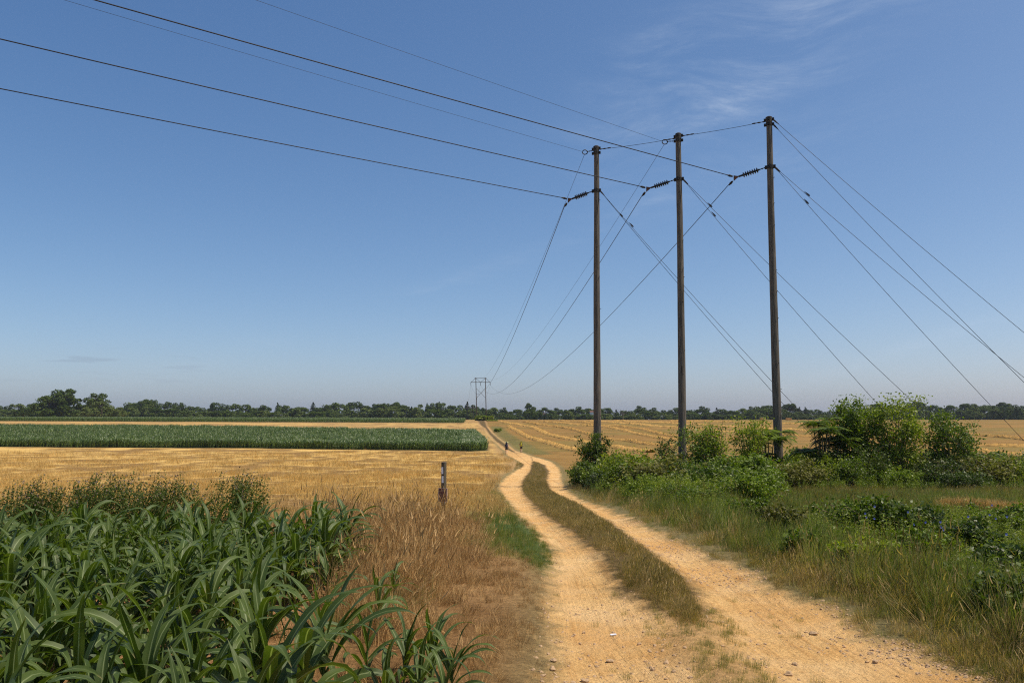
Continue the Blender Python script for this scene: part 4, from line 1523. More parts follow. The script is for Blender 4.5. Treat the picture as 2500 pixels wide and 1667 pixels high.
G = 'bushes along the track below the poles'
put_shrub('vine_bush', 1447, 49.6, 1052, 62, 1, 'leaf', 4200, .062, 'dark leafy bush climbing around the foot of the left pole', 'tall', group=G)
put_shrub('bush', 1430, 46.5, 1124, 88, 2, 'leaf', 3800, .06, 'low glossy bush hanging over the track edge below the left pole', group=G)
put_shrub('bush', 1500, 46, 1110, 100, 3, 'leaf_dark', 4200, .06, 'low dark green bush just right of the left pole', group=G)
put_shrub('bush', 1572, 45, 1103, 100, 4, 'leaf', 4200, .06, 'low dense bush halfway between left and middle poles', group=G)
put_shrub('bush', 1628, 47, 1066, 56, 5, 'leaf', 1500, .06, 'thin pale-tipped bush against the left of the middle pole', 'tall', group=G)
put_shrub('bush', 1640, 43, 1108, 96, 6, 'leaf', 3600, .06, 'rounded bush in front of the middle pole foot', group=G)
put_shrub('sapling', 1705, 42.5, 1040, 120, 7, 'leaf', 4600, .06, 'spreading leafy sapling right of the middle pole', 'tall', cat='sapling', group=G)
put_shrub('sapling', 1748, 42.0, 1016, 70, 8, 'leaf_bright', 1000, .06, 'slender sapling with arching leafy shoots left of the bright bush', 'tall', cat='sapling', group=G)
put_shrub('bush', 1822, 43, 1019, 84, 9, 'leaf_bright', 4000, .055, 'bright yellow-green bush left of the right pole', 'tall', group=G)
put_shrub('sumac_bush', 1872, 44.5, 1036, 150, 10, 'leaf', 0, 0, 'bush with feathery silvery fronds in front of the right pole foot', frond=True, group=G)
put_shrub('sumac_bush', 1998, 45, 1003, 165, 11, 'leaf', 0, 0, 'bush with long feathery fronds left of the tallest bush', frond=True, group=G)
put_shrub('tall_bush', 2075, 46, 972, 118, 12, 'leaf', 10000, .070, 'tall dense dark bush right of the feathery bush', 'tall', group=G)
put_shrub('tall_bush', 2182, 45, 969, 138, 13, 'leaf_bright', 8500, .066, 'tallest airy bush with visible pale stems at the right', 'tall', group=G)
put_shrub('tall_bush', 2318, 44.5, 1014, 132, 14, 'leaf', 6500, .066, 'wide leaning bush at the right end of the tall ones', 'tall', group=G)
put_shrub('bush', 2120, 44, 1080, 150, 15, 'leaf_dark', 3500, .06, 'dark lower bush at the foot of the tallest bushes', group=G)
low = [(1560, 38, 1150, 130, 'leaf', 'low dark leafy mound nearest the track below the left pole'), (1470, 41, 1152, 100, 'leaf_dark', 'dark glossy mound close to the track left of the low mounds'),
       (1655, 36, 1145, 140, 'leaf', 'low leafy mound below the middle pole'), (1745, 36, 1118, 130, 'leaf', 'leafy mound below the spreading sapling'),
       (1830, 40, 1112, 130, 'leaf_bright', 'pale leafy mound left of the right pole foot'), (1920, 43, 1118, 130, 'leaf', 'leafy mound right of the right pole foot'),
       (1860, 31, 1165, 120, 'leaf', 'broad mound in front of the right pole with grass before it'), (2010, 43.5, 1108, 140, 'leaf_bright', 'bright low bush in front of the feathery bush'),
       (2075, 42, 1120, 110, 'leaf', 'bushy mound with upright shoots below the tall dense bush'), (2290, 42.5, 1118, 150, 'leaf_dark', 'dark mound below the leaning bush'),
       (2400, 44, 1108, 170, 'leaf_bright', 'bright vine-covered mound at the right edge'), (2500, 43, 1112, 160, 'leaf_bright', 'bright green thicket cut by the right frame edge'),
       (2350, 39, 1150, 120, 'leaf_dark', 'dark green weedy mound below the vine thicket'), (2200, 41, 1150, 110, 'leaf', 'small leafy mound at the meadow edge'),
       (1740, 29, 1185, 130, 'leaf', 'low dark mound by the track below the spreading sapling'), (1620, 28.5, 1195, 110, 'leaf_dark', 'small dark mound at the green verge near the track')]
for i, (a, b, c_, d, m_, lab) in enumerate(low):
    put_shrub('bush', a, b, c_, d, 40 + i, m_, 3000, .05, lab, group='low leafy mounds on the bank')
rng = np.random.default_rng(61)
LM = [shrub_mesh(900 + i, 3.0, 1.9, 3600, .066, M[('leaf', 'leaf', 'leaf_bright', 'leaf_dark', 'leaf_olive', 'leaf_bright')[i]]) for i in range(6)]
LMN = ('mid green', 'mid green', 'bright yellow-green', 'dark green', 'olive green', 'bright yellow-green')
done = []
for k in range(1600):
    y_ = rng.uniform(16.5, 56)
    xr_ = float(road_x(y_))
    x_ = xr_ + (1.5 if y_ < 40 else .9) + rng.uniform(0, 1) ** .8 * (.70 * y_ - xr_)
    if any((x_ - a) ** 2 + (y_ - b) ** 2 < (.70 + .024 * y_) ** 2 for a, b in done): continue
    if x_ > .295 * y_ + rng.normal(0, .5) and y_ < 43 + rng.normal(0, 1): continue
    done.append((x_, y_))
    i = int(rng.integers(6))
    sc_ = rng.uniform(.45, 1.0) * (.55 + .45 * min(1, (x_ - xr_) / 3)) * (.62 + .38 * min(1, (y_ - 16) / 12))
    where = ('beside the track' if x_ - xr_ < 2.5 else 'on the bank') + (' behind the poles' if y_ > 49 else ' below the poles' if y_ > 34 else ' left of the meadow')
    e = empty('bush', (x_, y_, gz(x_, y_) - .05), '%s scrub mound %s' % (LMN[i], where), 'bush', 'scrub mounds covering the right bank', rng.uniform(0, 6.28))
    if x_ > .295 * y_: sc_ *= 1.3
    hz_ = .72 if (y_ < 46 and x_ > .17 * y_) else 1.0
    e.scale = (sc_, sc_, sc_ * hz_ * rng.uniform(.75, 1.2))
    obj('foliage', LM[i][0], e); obj('stems', LM[i][1], e)
print('mounds', len(done))
put_shrub('leafy_bush', 2110, 11.2, 1222, 200, 60, 'leaf', 6500, .024, 'dark narrow-leaved weed bush in the meadow, left one', group='weed bushes in the meadow')
put_shrub('leafy_bush', 2235, 10.8, 1238, 160, 61, 'leaf_dark', 5000, .024, 'dark narrow-leaved weed bush in the meadow, right one', group='weed bushes in the meadow')
put_shrub('leafy_bush', 2025, 10.4, 1285, 100, 62, 'leaf', 1500, .03, 'small dark weed clump at the front of the meadow bushes', group='weed bushes in the meadow')
for i, (px_, Y_, yt, w_, m_, lab) in enumerate(((1835, 14.5, 1262, 110, 'leaf', 'dark weed clump beside the dry verge left of the meadow bushes'), (1900, 12.2, 1275, 110, 'leaf_olive', 'olive weed clump just left of the meadow bushes'),
        (1960, 9.6, 1330, 130, 'leaf', 'leafy weed clump in front of the meadow bushes'), (2110, 8.6, 1345, 150, 'leaf_bright', 'bright leafy weed clump in the middle of the near bank'),
        (2240, 8.8, 1330, 150, 'leaf', 'leafy weed clump right of the bright one on the near bank'), (2370, 9.3, 1310, 160, 'leaf_dark', 'dark weed clump near the right edge behind the flowers'),
        (2470, 7.6, 1365, 170, 'leaf_dark', 'dark tangled weed clump at the right edge among the flowers'), (2330, 7.2, 1410, 150, 'leaf', 'weed clump in the long grass at lower right'),
        (2450, 11.5, 1275, 150, 'leaf', 'weed clump before the cut straw strip'), (2480, 6.2, 1455, 190, 'leaf_dark', 'dark weed clump lowest at the right edge'))):
    put_shrub('weed_clump', px_, Y_, yt - 42, w_, 640 + i, m_, 3600, .024, lab, cat='weed clump', group='leafy weed clumps on the near right bank')
# bushes on the rise
put_shrub('bush', 1180, 331, 1017, 46, 70, 'leaf_bright', 2200, .35, 'green bush around the feet of the distant H-frame', cat='bush')
put_shrub('bush', 1202, 322, 1027, 30, 71, 'leaf_bright', 1200, .30, 'low green scrub right of the distant H-frame feet', cat='bush')
put_shrub('bush', 1215, 225, 1046, 20, 72, 'leaf_bright', 1300, .16, 'small round green bush beside the far track', cat='bush')

# ------------------------------------------------------------------ straw windrows on the right field
WIND = [
    ('nearest windrow, starting beside the far track', [(1241, 1041), (1274, 1059), (1295, 1070), (1336, 1082), (1366, 1091), (1400, 1099), (1440, 1106)]),
    ('second windrow from the track', [(1222, 1030), (1260, 1037), (1295, 1043), (1325, 1055), (1356, 1066), (1397, 1074), (1428, 1079), (1486, 1091), (1535, 1099), (1590, 1105)]),
    ('third windrow, passing behind the left pole', [(1280, 1030), (1315, 1037), (1366, 1043), (1397, 1049), (1444, 1062), (1479, 1073), (1535, 1077), (1579, 1085), (1634, 1090), (1700, 1096)]),
    ('fourth windrow, meeting the middle pole', [(1320, 1029), (1380, 1034), (1424, 1039), (1475, 1043), (1513, 1049), (1568, 1062), (1612, 1070), (1680, 1078), (1760, 1084)]),
    ('fifth windrow, high on the field', [(1370, 1028), (1420, 1031), (1457, 1037), (1513, 1041), (1568, 1049), (1612, 1059), (1654, 1066), (1720, 1070), (1800, 1075)]),
    ('sixth windrow', [(1430, 1028), (1490, 1031), (1557, 1037), (1623, 1042), (1690, 1046), (1767, 1054), (1850, 1060)]),
    ('seventh windrow', [(1500, 1028), (1579, 1031), (1656, 1035), (1756, 1040), (1888, 1048), (1960, 1052), (2060, 1060)]),
    ('windrow closest to the horizon', [(1640, 1028.5), (1720, 1029.5), (1800, 1031), (1900, 1034), (1990, 1037), (2100, 1041), (2250, 1046)]),
    ('windrow seen right of the right pole foot', [(1905, 1062), (1960, 1066), (2060, 1072), (2200, 1078), (2330, 1086), (2420, 1090), (2520, 1092)]),
    ('upper windrow at the right edge', [(2080, 1052), (2200, 1055), (2300, 1058), (2375, 1063), (2440, 1068), (2520, 1077)]),
    ('lowest windrow at the right edge', [(2150, 1094), (2260, 1100), (2383, 1103), (2450, 1110), (2530, 1117)]),
]
for i, (lab, pl) in enumerate(WIND):
    rng = np.random.default_rng(200 + i)
    Q = gp(pl)
    # smooth resample
    d = np.concatenate([[0], np.cumsum(np.linalg.norm(np.diff(Q, axis=0), axis=1))])
    L = d[-1]
    s = np.arange(0, L, .35)
    cx, cy = hermite(d, Q[:, 0])(s), hermite(d, Q[:, 1])(s)
    cx += .5 * (fbm(s * .08, s * 0, 300 + i) - .5); cy += 1.6 * (fbm(s * .06, s * 0 + 5, 310 + i) - .5)
    tx, ty = np.gradient(cx), np.gradient(cy)
    nn = np.hypot(tx, ty); nxn, nyn = -ty / nn, tx / nn
    m = 13
    prof = np.linspace(-1, 1, m)
    wv_ = 1.0 + .5 * (fbm(s * .5, s * 0, 320 + i) - .5)
    Xr = cx[:, None] + nxn[:, None] * prof * wv_[:, None] + rng.normal(0, .05, (len(s), m))
    Yr = cy[:, None] + nyn[:, None] * prof * wv_[:, None] + rng.normal(0, .05, (len(s), m))
    hgt = (.50 + .45 * (fbm(s * .4, s * 0 + 2, 330 + i) - .5))[:, None] * (1 - np.abs(prof) ** 2.2)[None, :] * rng.uniform(.35, 1.25, (len(s), m))
    hgt[:, 0] = hgt[:, -1] = -.1
    Zr = ground_h(Xr.ravel(), Yr.ravel(), np.full(Xr.size, 5.0)).reshape(Xr.shape) + hgt
    V = np.stack([Xr, Yr, Zr], -1).reshape(-1, 3)
    a = (np.arange(len(s) - 1) * m)[:, None] + np.arange(m - 1)[None, :]
    a = a.ravel()
    F1 = np.stack([a, a + 1, a + m + 1, a + m], 1)
    # loose straw sticking out
    nb = int(L * 22)
    k = rng.integers(0, len(s), nb); j = rng.integers(1, m - 1, nb)
    bs = np.stack([Xr[k, j], Yr[k, j], Zr[k, j] - .05], 1)
    V2, F2 = ribbon(bs, rng.uniform(0, 6.28, nb), rng.uniform(.15, .45, nb), rng.uniform(.4, 1.6, nb), np.full(nb, .03), 2, rng)
    o = obj('straw_windrow', np_mesh('straw_windrow', np.concatenate([V, V2]), np.concatenate([F1, F2 + len(V)]), M['windrow']))
    tag(o, 'golden straw ridge, %s' % lab, 'windrow', 'straw windrows on the right-hand field')

# ------------------------------------------------------------------ maize
def corn_leaf(rng, L, W, az, elev, droop, z0, wind, side_roll=0.0):
    n, m = 12, 5
    p = np.array([0., 0., z0]); V = []
    h = np.array([math.cos(az), math.sin(az)])
    pitch = elev
    ac, al = [], []
    ph = rng.uniform(0, 6.28); kf = rng.uniform(10, 18)
    roll = side_roll
    for i in range(n + 1):
        t = i / n
        w_ = W * min(1, .50 + 2.2 * t) * (1 - max(0, (t - .35) / .65) ** 1.9) + .001
        side = np.array([-h[1], h[0], 0.0])
        fw = np.array([h[0] * math.cos(pitch), h[1] * math.cos(pitch), math.sin(pitch)])
        nrm = np.cross(side, fw) * -1
        if nrm[2] < 0 and pitch < 1.5: nrm = -nrm
        cr, sr = math.cos(roll), math.sin(roll)
        sd = side * cr + nrm * sr
        nn = -side * sr + nrm * cr
        fold = .42 * (1 - t) + .10
        for j in range(m):
            a = (j - 2) / 2
            wave = .10 * W * math.sin(t * kf + ph + (1.6 if a > 0 else 0)) * abs(a) ** 2 * (1 if .1 < t < .95 else 0)
            V.append(p + sd * a * w_ * .5 + nn * (abs(a) * w_ * .5 * fold + wave))
            ac.append(abs(a)); al.append(t)
        step = L / n
        p = p + fw * step
        pitch -= droop * (t ** 1.1) * 2.0 / n * (1.3)
        pitch = max(pitch, -1.35)
        # the wind turns leaves to the right
        h = h + np.array([wind, -.15 * wind]) * t * .22
        h /= np.linalg.norm(h)
        roll += rng.normal(0, .05)
    F_ = []
    for i in range(n):
        for j in range(m - 1):
            F_.append((i * m + j, i * m + j + 1, (i + 1) * m + j + 1, (i + 1) * m + j))
    return np_mesh('corn_leaf', np.array(V), np.array(F_), M['corn'], True, {'across': np.array(ac), 'along': np.array(al)})


def corn_proto(seed, size=1.0, wind=1.0):
    rng = np.random.default_rng(seed)
    leaves = []
    H = .50 * size * rng.uniform(.9, 1.1)
    nl = 10
    a0 = rng.uniform(0, 6.28)
    for i in range(nl):
        t = i / (nl - 1)
        az = a0 + (i % 2) * math.pi + rng.normal(0, .38)
        z = .05 + (H - .05) * t ** 1.0
        L = size * (.46 + .58 * math.sin(math.pi * (.12 + .68 * t))) * rng.uniform(.9, 1.15)
        W = size * (.058 + .042 * math.sin(math.pi * (.15 + .7 * t))) * rng.uniform(.9, 1.1)
        elev = math.radians(38 + 34 * t + rng.normal(0, 9))
        droop = rng.uniform(1.3, 3.1) * (1.25 - .5 * t)
        if i >= nl - 1: droop *= .35; elev = math.radians(78)
        leaves.append(corn_leaf(rng, L, W, az, elev, droop, z, wind, rng.normal(0, .25)))
    mb = MB()
    mb.tube([(0, 0, -.08), (.004, 0, .1), (.008, .002, H * .55), (.006, 0, H), (.006, 0, H + .12)], [.017, .016, .014, .011, .004], 8)
    return leaves, mb.mesh('stalk', M['corn_stalk'], True)


protos = [corn_proto(500 + i, 1.0 + .07 * ((i % 3) - 1), .8 + .12 * (i % 4)) for i in range(16)]


def put_corn(x, y, sc, pr, rz, tilt, label, group='maize plants of the near stand'):
    lv, st = protos[pr]
    e = empty('corn_plant', (x, y, gz(x, y)), label, 'corn plant', group, rz)
    e.rotation_euler = (tilt[0], tilt[1], rz)
    e.scale = (sc, sc, sc)
    o = bpy.data.objects.new('stalk', st); COL.objects.link(o); o.parent = e
    for me in lv:
        o = bpy.data.objects.new('leaf', me); COL.objects.link(o); o.parent = e
    return e


rng = np.random.default_rng(99)
cand = []
ang = math.radians(8)
for r_ in np.arange(-9, 3, .36):
    for q in np.arange(2.6, 11, .18):
        x = r_ + q * math.sin(ang) * .6 + rng.normal(0, .04)
        y = q + rng.normal(0, .05)
        cand.append((x, y))
cand = np.array(cand)
ins = sdf_poly(cand, CORN_NEAR) < 0
ins &= visible(cand, .0)
ins &= cand[:, 1] > 3.35
ins &= cand[:, 0] > -.66 * cand[:, 1] - .45
cand = cand[ins]
# a bare patch of soil in the stand, as in the photo
def ell(c, cx, cy, rx, ry): return ((c[:, 0] - cx) / rx) ** 2 + ((c[:, 1] - cy) / ry) ** 2
cand = cand[(ell(cand, -2.0, 4.85, .30, .22) > 1)]
if len(cand) > 290:
    cand = cand[rng.permutation(len(cand))[:290]]
ORD = 'first second third fourth fifth sixth seventh eighth ninth tenth eleventh twelfth thirteenth fourteenth fifteenth sixteenth seventeenth eighteenth nineteenth twentieth'.split()
ORD += ['twenty-' + o for o in ORD[:9]] + ['thirtieth'] + ['thirty-' + o for o in ORD[:9]]
band_ = np.floor((cand[:, 1].max() - cand[:, 1]) / .42).astype(int)
rank_ = np.zeros(len(cand), int)
for q in np.unique(band_):
    k = np.where(band_ == q)[0]
    rank_[k[np.argsort(-(cand[k, 0] / cand[k, 1]))]] = np.arange(len(k))
for (x, y), bq, rq in zip(cand, band_, rank_):
    lab = 'green maize plant, %s row in front of the weeds, %s from the right end' % (ORD[bq], ORD[rq])
    sc = rng.uniform(.44, .66)
    put_corn(x, y, sc, int(rng.integers(16)), rng.uniform(-.5, .5), (rng.normal(0, .06), rng.normal(.05, .06)), lab)
for (px_, py_, sc, pr, lab) in ((915, 1560, .55, 3, 'lone maize plant with narrow upright leaves amid dead grass'), (955, 1489, .38, 5, 'small spindly maize plant behind the lone upright one'),
                               (1050, 1700, .46, 7, 'rightmost maize clump with arching leaves, nearest the track'), (985, 1690, .44, 2, 'maize plant left of the rightmost arching clump'),
                               (856, 1407, .50, 9, 'thin maize plant standing alone at the back right corner'), (1100, 1730, .40, 11, 'small arching maize plant at the bottom beside dead grass'),
                               (1020, 1760, .46, 13, 'maize plant at the bottom centre with drooping broad leaves'), (890, 1690, .46, 1, 'maize plant on bare soil near the bottom'),
                               (940, 1780, .48, 6, 'broad-leaved maize plant at the bottom edge left of centre'), (796, 1490, .60, 4, 'maize plant with bare lower stalk at the right edge of the stand'),
                               (770, 1650, .50, 8, 'maize plant in front of the bare soil patch'), (1080, 1800, .42, 10, 'maize plant cut by the bottom edge, farthest right')):
    u = (px_ - 1250) / FPX; v = (833.5 - py_) / FPX
    den = math.cos(PITCH) - v * math.sin(PITCH); sl2 = (math.sin(PITCH) + v * math.cos(PITCH)) / den
    q = ground_pt(px_, py_)
    put_corn(q[0], q[1], sc * .86, pr, rng.uniform(-.4, .4), (rng.normal(0, .05), .06), lab, None)

# far maize: countless plants as instances
def corn_far_mesh(seed, nl=9):
    rng = np.random.default_rng(seed)
    n = nl + 3
    az = rng.uniform(0, 6.28, n)
    base = np.zeros((n, 3)); base[:, 2] = np.linspace(.15, .95, n)
    V, F_ = ribbon(base, az, rng.uniform(.55, .85, n), rng.uniform(1.2, 2.3, n), np.full(n, .10), 4, rng, wind=.15)
    V2, F2 = ribbon(np.zeros((2, 3)), np.array([0, 1.5]), np.array([1.25, 1.3]), np.array([.1, .1]), np.array([.06, .06]), 2, rng)
    return np_mesh('corn_far', np.concatenate([V, V2]), np.concatenate([F_, F2 + len(V)]), M['corn_far'])


CF = [corn_far_mesh(700 + i) for i in range(6)]
rng = np.random.default_rng(101)


def field(poly, ymax_edge, dens, seed):
    lo, hi = poly.min(0), poly.max(0)
    n = int((hi[0] - lo[0]) * (hi[1] - lo[1]) * dens)
    P_ = np.stack([rng.uniform(lo[0], hi[0], n), rng.uniform(lo[1], hi[1], n)], 1)
    s_ = sdf_poly(P_, poly)
    return P_[(s_ < 0) & (np.abs(P_[:, 0]) < .72 * P_[:, 1])]


Pm = field(CORN_MID, 0, 3.4, 1)
edge = field(CORN_MID, 0, 9, 2)
edge = edge[sdf_poly(edge, CORN_MID) > -5]
Pm = np.concatenate([Pm, edge])
sdm = sdf_poly(Pm, CORN_MID)
Pm = Pm[(sdm < -1.3 * fbm(Pm[:, 0] * .5, Pm[:, 1] * .5, 91)) & (rng.uniform(0, 1, len(Pm)) < np.clip((fbm(Pm[:, 0] * .25, Pm[:, 1] * .12, 92) - .12) * 4, .35, 1))]
pts_, rot_ = place(Pm, rng, .08)
scatter('corn_field', CF, pts_, rot_, rng.uniform(.72, 1.12, len(Pm)) * (.82 + .4 * fbm(Pm[:, 0] * .3, Pm[:, 1] * .15, 93)), rng.integers(0, 6, len(Pm)), np.zeros(len(Pm)), 'dark green maize strip crossing the middle distance on the left', 'maize field')
Pf = field(CORN_FAR, 0, 1.8, 3)
pts_, rot_ = place(Pf, rng, .08)
sc_ = .85 + .15 * np.clip((-Pf[:, 0] - 20) / 150, 0, 1)
scatter('corn_field', CF, pts_, rot_, rng.uniform(.9, 1.1, len(Pf)) * sc_, rng.integers(0, 6, len(Pf)), np.zeros(len(Pf)), 'thin far maize strip below the treeline on the left', 'maize field')

# ------------------------------------------------------------------ tall weeds behind the maize
def weed_thing_mesh(seed, W, H):
    rng = np.random.default_rng(seed)
    Vs, Fs, k = [], [], 0
    Vh, Fh, kh = [], [], 0
    mb = MB()
    for i in range(int(22 * W / .6)):
        x0, y0 = rng.normal(0, W * .26), rng.normal(0, .22)
        h = H * rng.uniform(.6, 1.0) * (1 - .25 * abs(x0) / W)
        lx, ly = rng.normal(.10, .10), rng.normal(0, .08)
        mb.tube([(x0, y0, 0), (x0 + lx * .3, y0 + ly * .4, h * .5), (x0 + lx, y0 + ly, h)], [.006, .005, .002], 4)
        nl = 150
        t = rng.uniform(.05, 1, nl) ** .8
        ph = rng.uniform(0, 6.28, nl)
        sp = .10 * (1.15 - .6 * t)
        c = np.stack([x0 + lx * t ** 1.5 + np.cos(ph) * sp, y0 + ly * t + np.sin(ph) * sp, h * t + .02 * np.sin(ph * 3)], 1)
        nr = rng.normal(0, .6, (nl, 3)) + np.array([0, 0, .7]); nr /= np.linalg.norm(nr, axis=1)[:, None]
        V, F_ = leaf_quads(c, nr, rng.uniform(.016, .036, nl) * (1.35 - .7 * t), rng, .35)
        Vs.append(V); Fs.append(F_ + k); k += len(V)
        nh = 6
        c = np.stack([x0 + lx + rng.normal(0, .05, nh), y0 + ly + rng.normal(0, .05, nh), h + rng.uniform(-.14, .03, nh)], 1)
        V, F_ = leaf_quads(c, rand_dirs(rng, nh), rng.uniform(.008, .016, nh), rng, .9)
        Vh.append(V); Fh.append(F_ + kh); kh += len(V)
    return np_mesh('weed_leaves', np.concatenate(Vs), np.concatenate(Fs), M['weed']), np_mesh('seed_heads', np.concatenate(Vh), np.concatenate(Fh), M['weed_head']), mb.mesh('weed_stems', M['weed'])


for i, (px_, yt, w_, lab) in enumerate(((25, 1190, 90, 'sparse grey-green weed at the left frame edge'), (80, 1172, 80, 'tall loose weed second from the left edge'), (140, 1178, 90, 'weed between the loose one and the dense clump'),
                                       (195, 1172, 110, 'left part of the dense weed clump'), (250, 1163, 130, 'tall middle part of the dense weed clump'), (310, 1160, 130, 'dense seedy weed right of the clump middle'),
                                       (362, 1162, 110, 'weed at the right end of the dense clump'), (425, 1160, 60, 'thin weed standing apart right of the dense clump'), (475, 1185, 50, 'wispy low weed between the two clumps'),
                                       (548, 1158, 95, 'dark round weed clump, left half of the separate one'), (600, 1164, 95, 'round weed clump, right half of the separate one'))):
    Y_ = 11.4 + (i % 3) * .35
    p = pt(px_, yt - 18, Y_)
    zb = gz(p.x, Y_)
    e = empty('weed_plant', (p.x, Y_, zb), lab, 'weed', 'grey-green weeds behind the maize')
    lv, hd, st = weed_thing_mesh(800 + i, w_ / FPX * Y_, p.z - zb)
    obj('leaves', lv, e); obj('seed_heads', hd, e); obj('stems', st, e)

# ------------------------------------------------------------------ stones that show singly
def stone(px_, py_, s, lab, seed):
    rng = np.random.default_rng(seed)
    q = ground_pt(px_, py_)
    me = bpy.data.meshes.new('stone')
    import bmesh
    bm = bmesh.new()
    bmesh.ops.create_icosphere(bm, subdivisions=2, radius=1)
    for v in bm.verts:
        d = v.co.normalized()
        f = 1 + .35 * (math.sin(d.x * 3.1 + seed) * math.cos(d.y * 2.3 + seed * 2) + .5 * math.sin(d.z * 5 + seed))
        v.co = Vector((round(d.x * f, 1), d.y * f * .8, d.z * f * .62))
    bm.to_mesh(me); bm.free()
    me.materials.append(M['stone'])
    o = obj('stone', me, None, (q[0], q[1], gz(q[0], q[1]) + s * .25), (rng.uniform(-.2, .2), rng.uniform(-.2, .2), rng.uniform(0, 6.28)), (s, s, s))
    tag(o, lab, 'stone', 'stones lying on the track')


for i, (a, b, s, lab) in enumerate(((1489, 1603, .026, 'pale stone lying in the middle of the left track near the bottom'), (1351, 1611, .026, 'dark notched stone at the left edge of the left track'),
                                   (1349, 1632, .026, 'wedge-shaped stone just below the notched one'), (1561, 1569, .018, 'small brown stone right of the left track centre'), (1425, 1534, .017, 'small dark stone high on the left track'),
                                   (1428, 1652, .026, 'flat stone at the bottom of the left track'), (1627, 1618, .022, 'stone beside the ragged grass patch'), (1985, 1535, .032, 'big stone on the right edge of the right track'),
                                   (1925, 1635, .028, 'long flat stone at the bottom of the right track'), (1940, 1607, .02, 'small stone above the long flat one'), (2136, 1600, .026, 'tan stone among the gravel at the right'),
                                   (2150, 1652, .026, 'grey-tan stone low in the gravel at the right'), (2235, 1655, .028, 'rounded stone at the bottom right among gravel'), (1497, 1531, .012, 'tiny stone beside the white scrap'))):
    stone(a, b, s, lab, i + 1)

# gravel: countless little stones as instances
def pebble(seed):
    import bmesh
    rng = np.random.default_rng(seed)
    bm = bmesh.new(); bmesh.ops.create_icosphere(bm, subdivisions=1, radius=1)
    for v in bm.verts: v.co = Vector((v.co.x * rng.uniform(.7, 1.2), v.co.y * rng.uniform(.5, .9), v.co.z * rng.uniform(.35, .7)))
    me = bpy.data.meshes.new('pebble'); bm.to_mesh(me); bm.free(); me.materials.append(M['stone'])
    return me


rng = np.random.default_rng(303)
PB = [pebble(i) for i in range(5)]
Pp, _ = sample(150000, -1.5, 8, 3.2, 16, rng, 1.2)
sdp = road_sdf(Pp)
cl_ = fbm(Pp[:, 0] * .9, Pp[:, 1] * .9, 44)
xr = road_x(Pp[:, 1]); xl = road_xl(Pp[:, 1])
side = np.clip((Pp[:, 0] - xl) / (xr - xl), 0, 1.3)
dens = np.where(side > .55, .9, .30) * np.clip((cl_ - .36) * 4.0, 0.04, 1)
dens = np.where((side > .75) & (Pp[:, 1] < 8.5), dens * 1.6, dens)
ok = (sdp < .12) & (rng.uniform(0, 1, len(Pp)) < dens * np.where(side > .6, .8, .35))
Pp = Pp[ok]
pts_, rot_ = place(Pp, rng, .3, sink=.001)
rot_[:, 2] = rng.uniform(0, 6.28, len(Pp))
scatter('gravel', PB, pts_, rot_, .0045 + .019 * rng.power(.30, len(Pp)), rng.integers(0, 5, len(Pp)), np.zeros(len(Pp)), 'tan gravel scattered over the dirt tracks', 'gravel')
print('gravel', len(Pp))
mb = MB(); q = ground_pt(1497, 1541); mb.box((q[0], q[1], gz(*q) + .01), (.05, .02, .006), Matrix.Rotation(.3, 3, 'Z'))
tag(mb.build('litter_scrap', M['blaze']), 'tiny white scrap lying on the left track', 'litter')

# ------------------------------------------------------------------ grasses
rng = np.random.default_rng(404)
SRC_DEAD = [tuft(rng, 42, .12, .08, .26, 1.5, .0042, M['dead'], 3, .10) for _ in range(5)] + [tuft(rng, 26, .12, .25, .62, .7, .0036, M['dead'], 4, .16, heads=10) for _ in range(3)]
SRC_GREEN = [tuft(rng, 46, .12, .07, .20, 1.3, .0045, M['grass'], 3, .12) for _ in range(4)] + [tuft(rng, 34, .12, .22, .45, .9, .0055, M['grass'], 4, .16) for _ in range(3)]
SRC_SEED = [tuft(rng, 46, .13, .08, .26, 1.2, .0038, M['seed'], 3, .14, heads=14) for _ in range(4)] + [tuft(rng, 30, .14, .22, .60, 1.1, .0046, M['seed'], 4, .28, heads=14) for _ in range(3)]
SRC_STRAW = [tuft(rng, 46, .20, .06, .22, 2.0, .0060, M['straw'], 2, .0) for _ in range(4)]
SRC_STUB = [tuft(rng, 40, .22, .08, .20, .5, .0050, M['straw'], 1, .0) for _ in range(2)]
SRC_WEED = [weed_clump(rng, .60, .22, 9, .030, M['leaf']) for _ in range(3)] + [weed_clump(rng, .75, .22, 9, .034, M['leaf_bright'], narrow=.3) for _ in range(3)] + [weed_clump(rng, .22, .16, 9, .022, M['leaf_bright'])]


def grow(name, src, P_, scl, idx, dry, label, cat, tilt=.12, sink=.0):
    pts_, rot_ = place(P_, rng, tilt, sink)
    scatter(name, src, pts_, rot_, scl, idx, dry, label, cat)
    print(name, len(P_))


# dead grass between maize and track
Pd, _ = sample(17000, -7.5, 1.5, 3.2, 15.5, rng, .6)
sdp = road_sdf(Pd); xl = road_xl(Pd[:, 1]); cn_ = sdf_poly(Pd, CORN_NEAR); gp_ = sdf_poly(Pd, GREEN_PATCH)
nz_ = fbm(Pd[:, 0] * 1.2, Pd[:, 1] * 1.2, 55)
ok = (sdp > .04) & (Pd[:, 0] < xl) & (gp_ > -.02) & ((cn_ > .02) | (rng.uniform(0, 1, len(Pd)) < .10)) & (rng.uniform(0, 1, len(Pd)) < np.clip((fbm(Pd[:, 0] * 2.4, Pd[:, 1] * 2.4, 57, 3) - .30) * 2.6, .12, 1))
ok &= ~((Pd[:, 1] < 6.4) & (cn_ < .75) & (rng.uniform(0, 1, len(Pd)) < .8))
Pd = Pd[ok]; sdp = sdp[ok]; cn_ = cn_[ok]
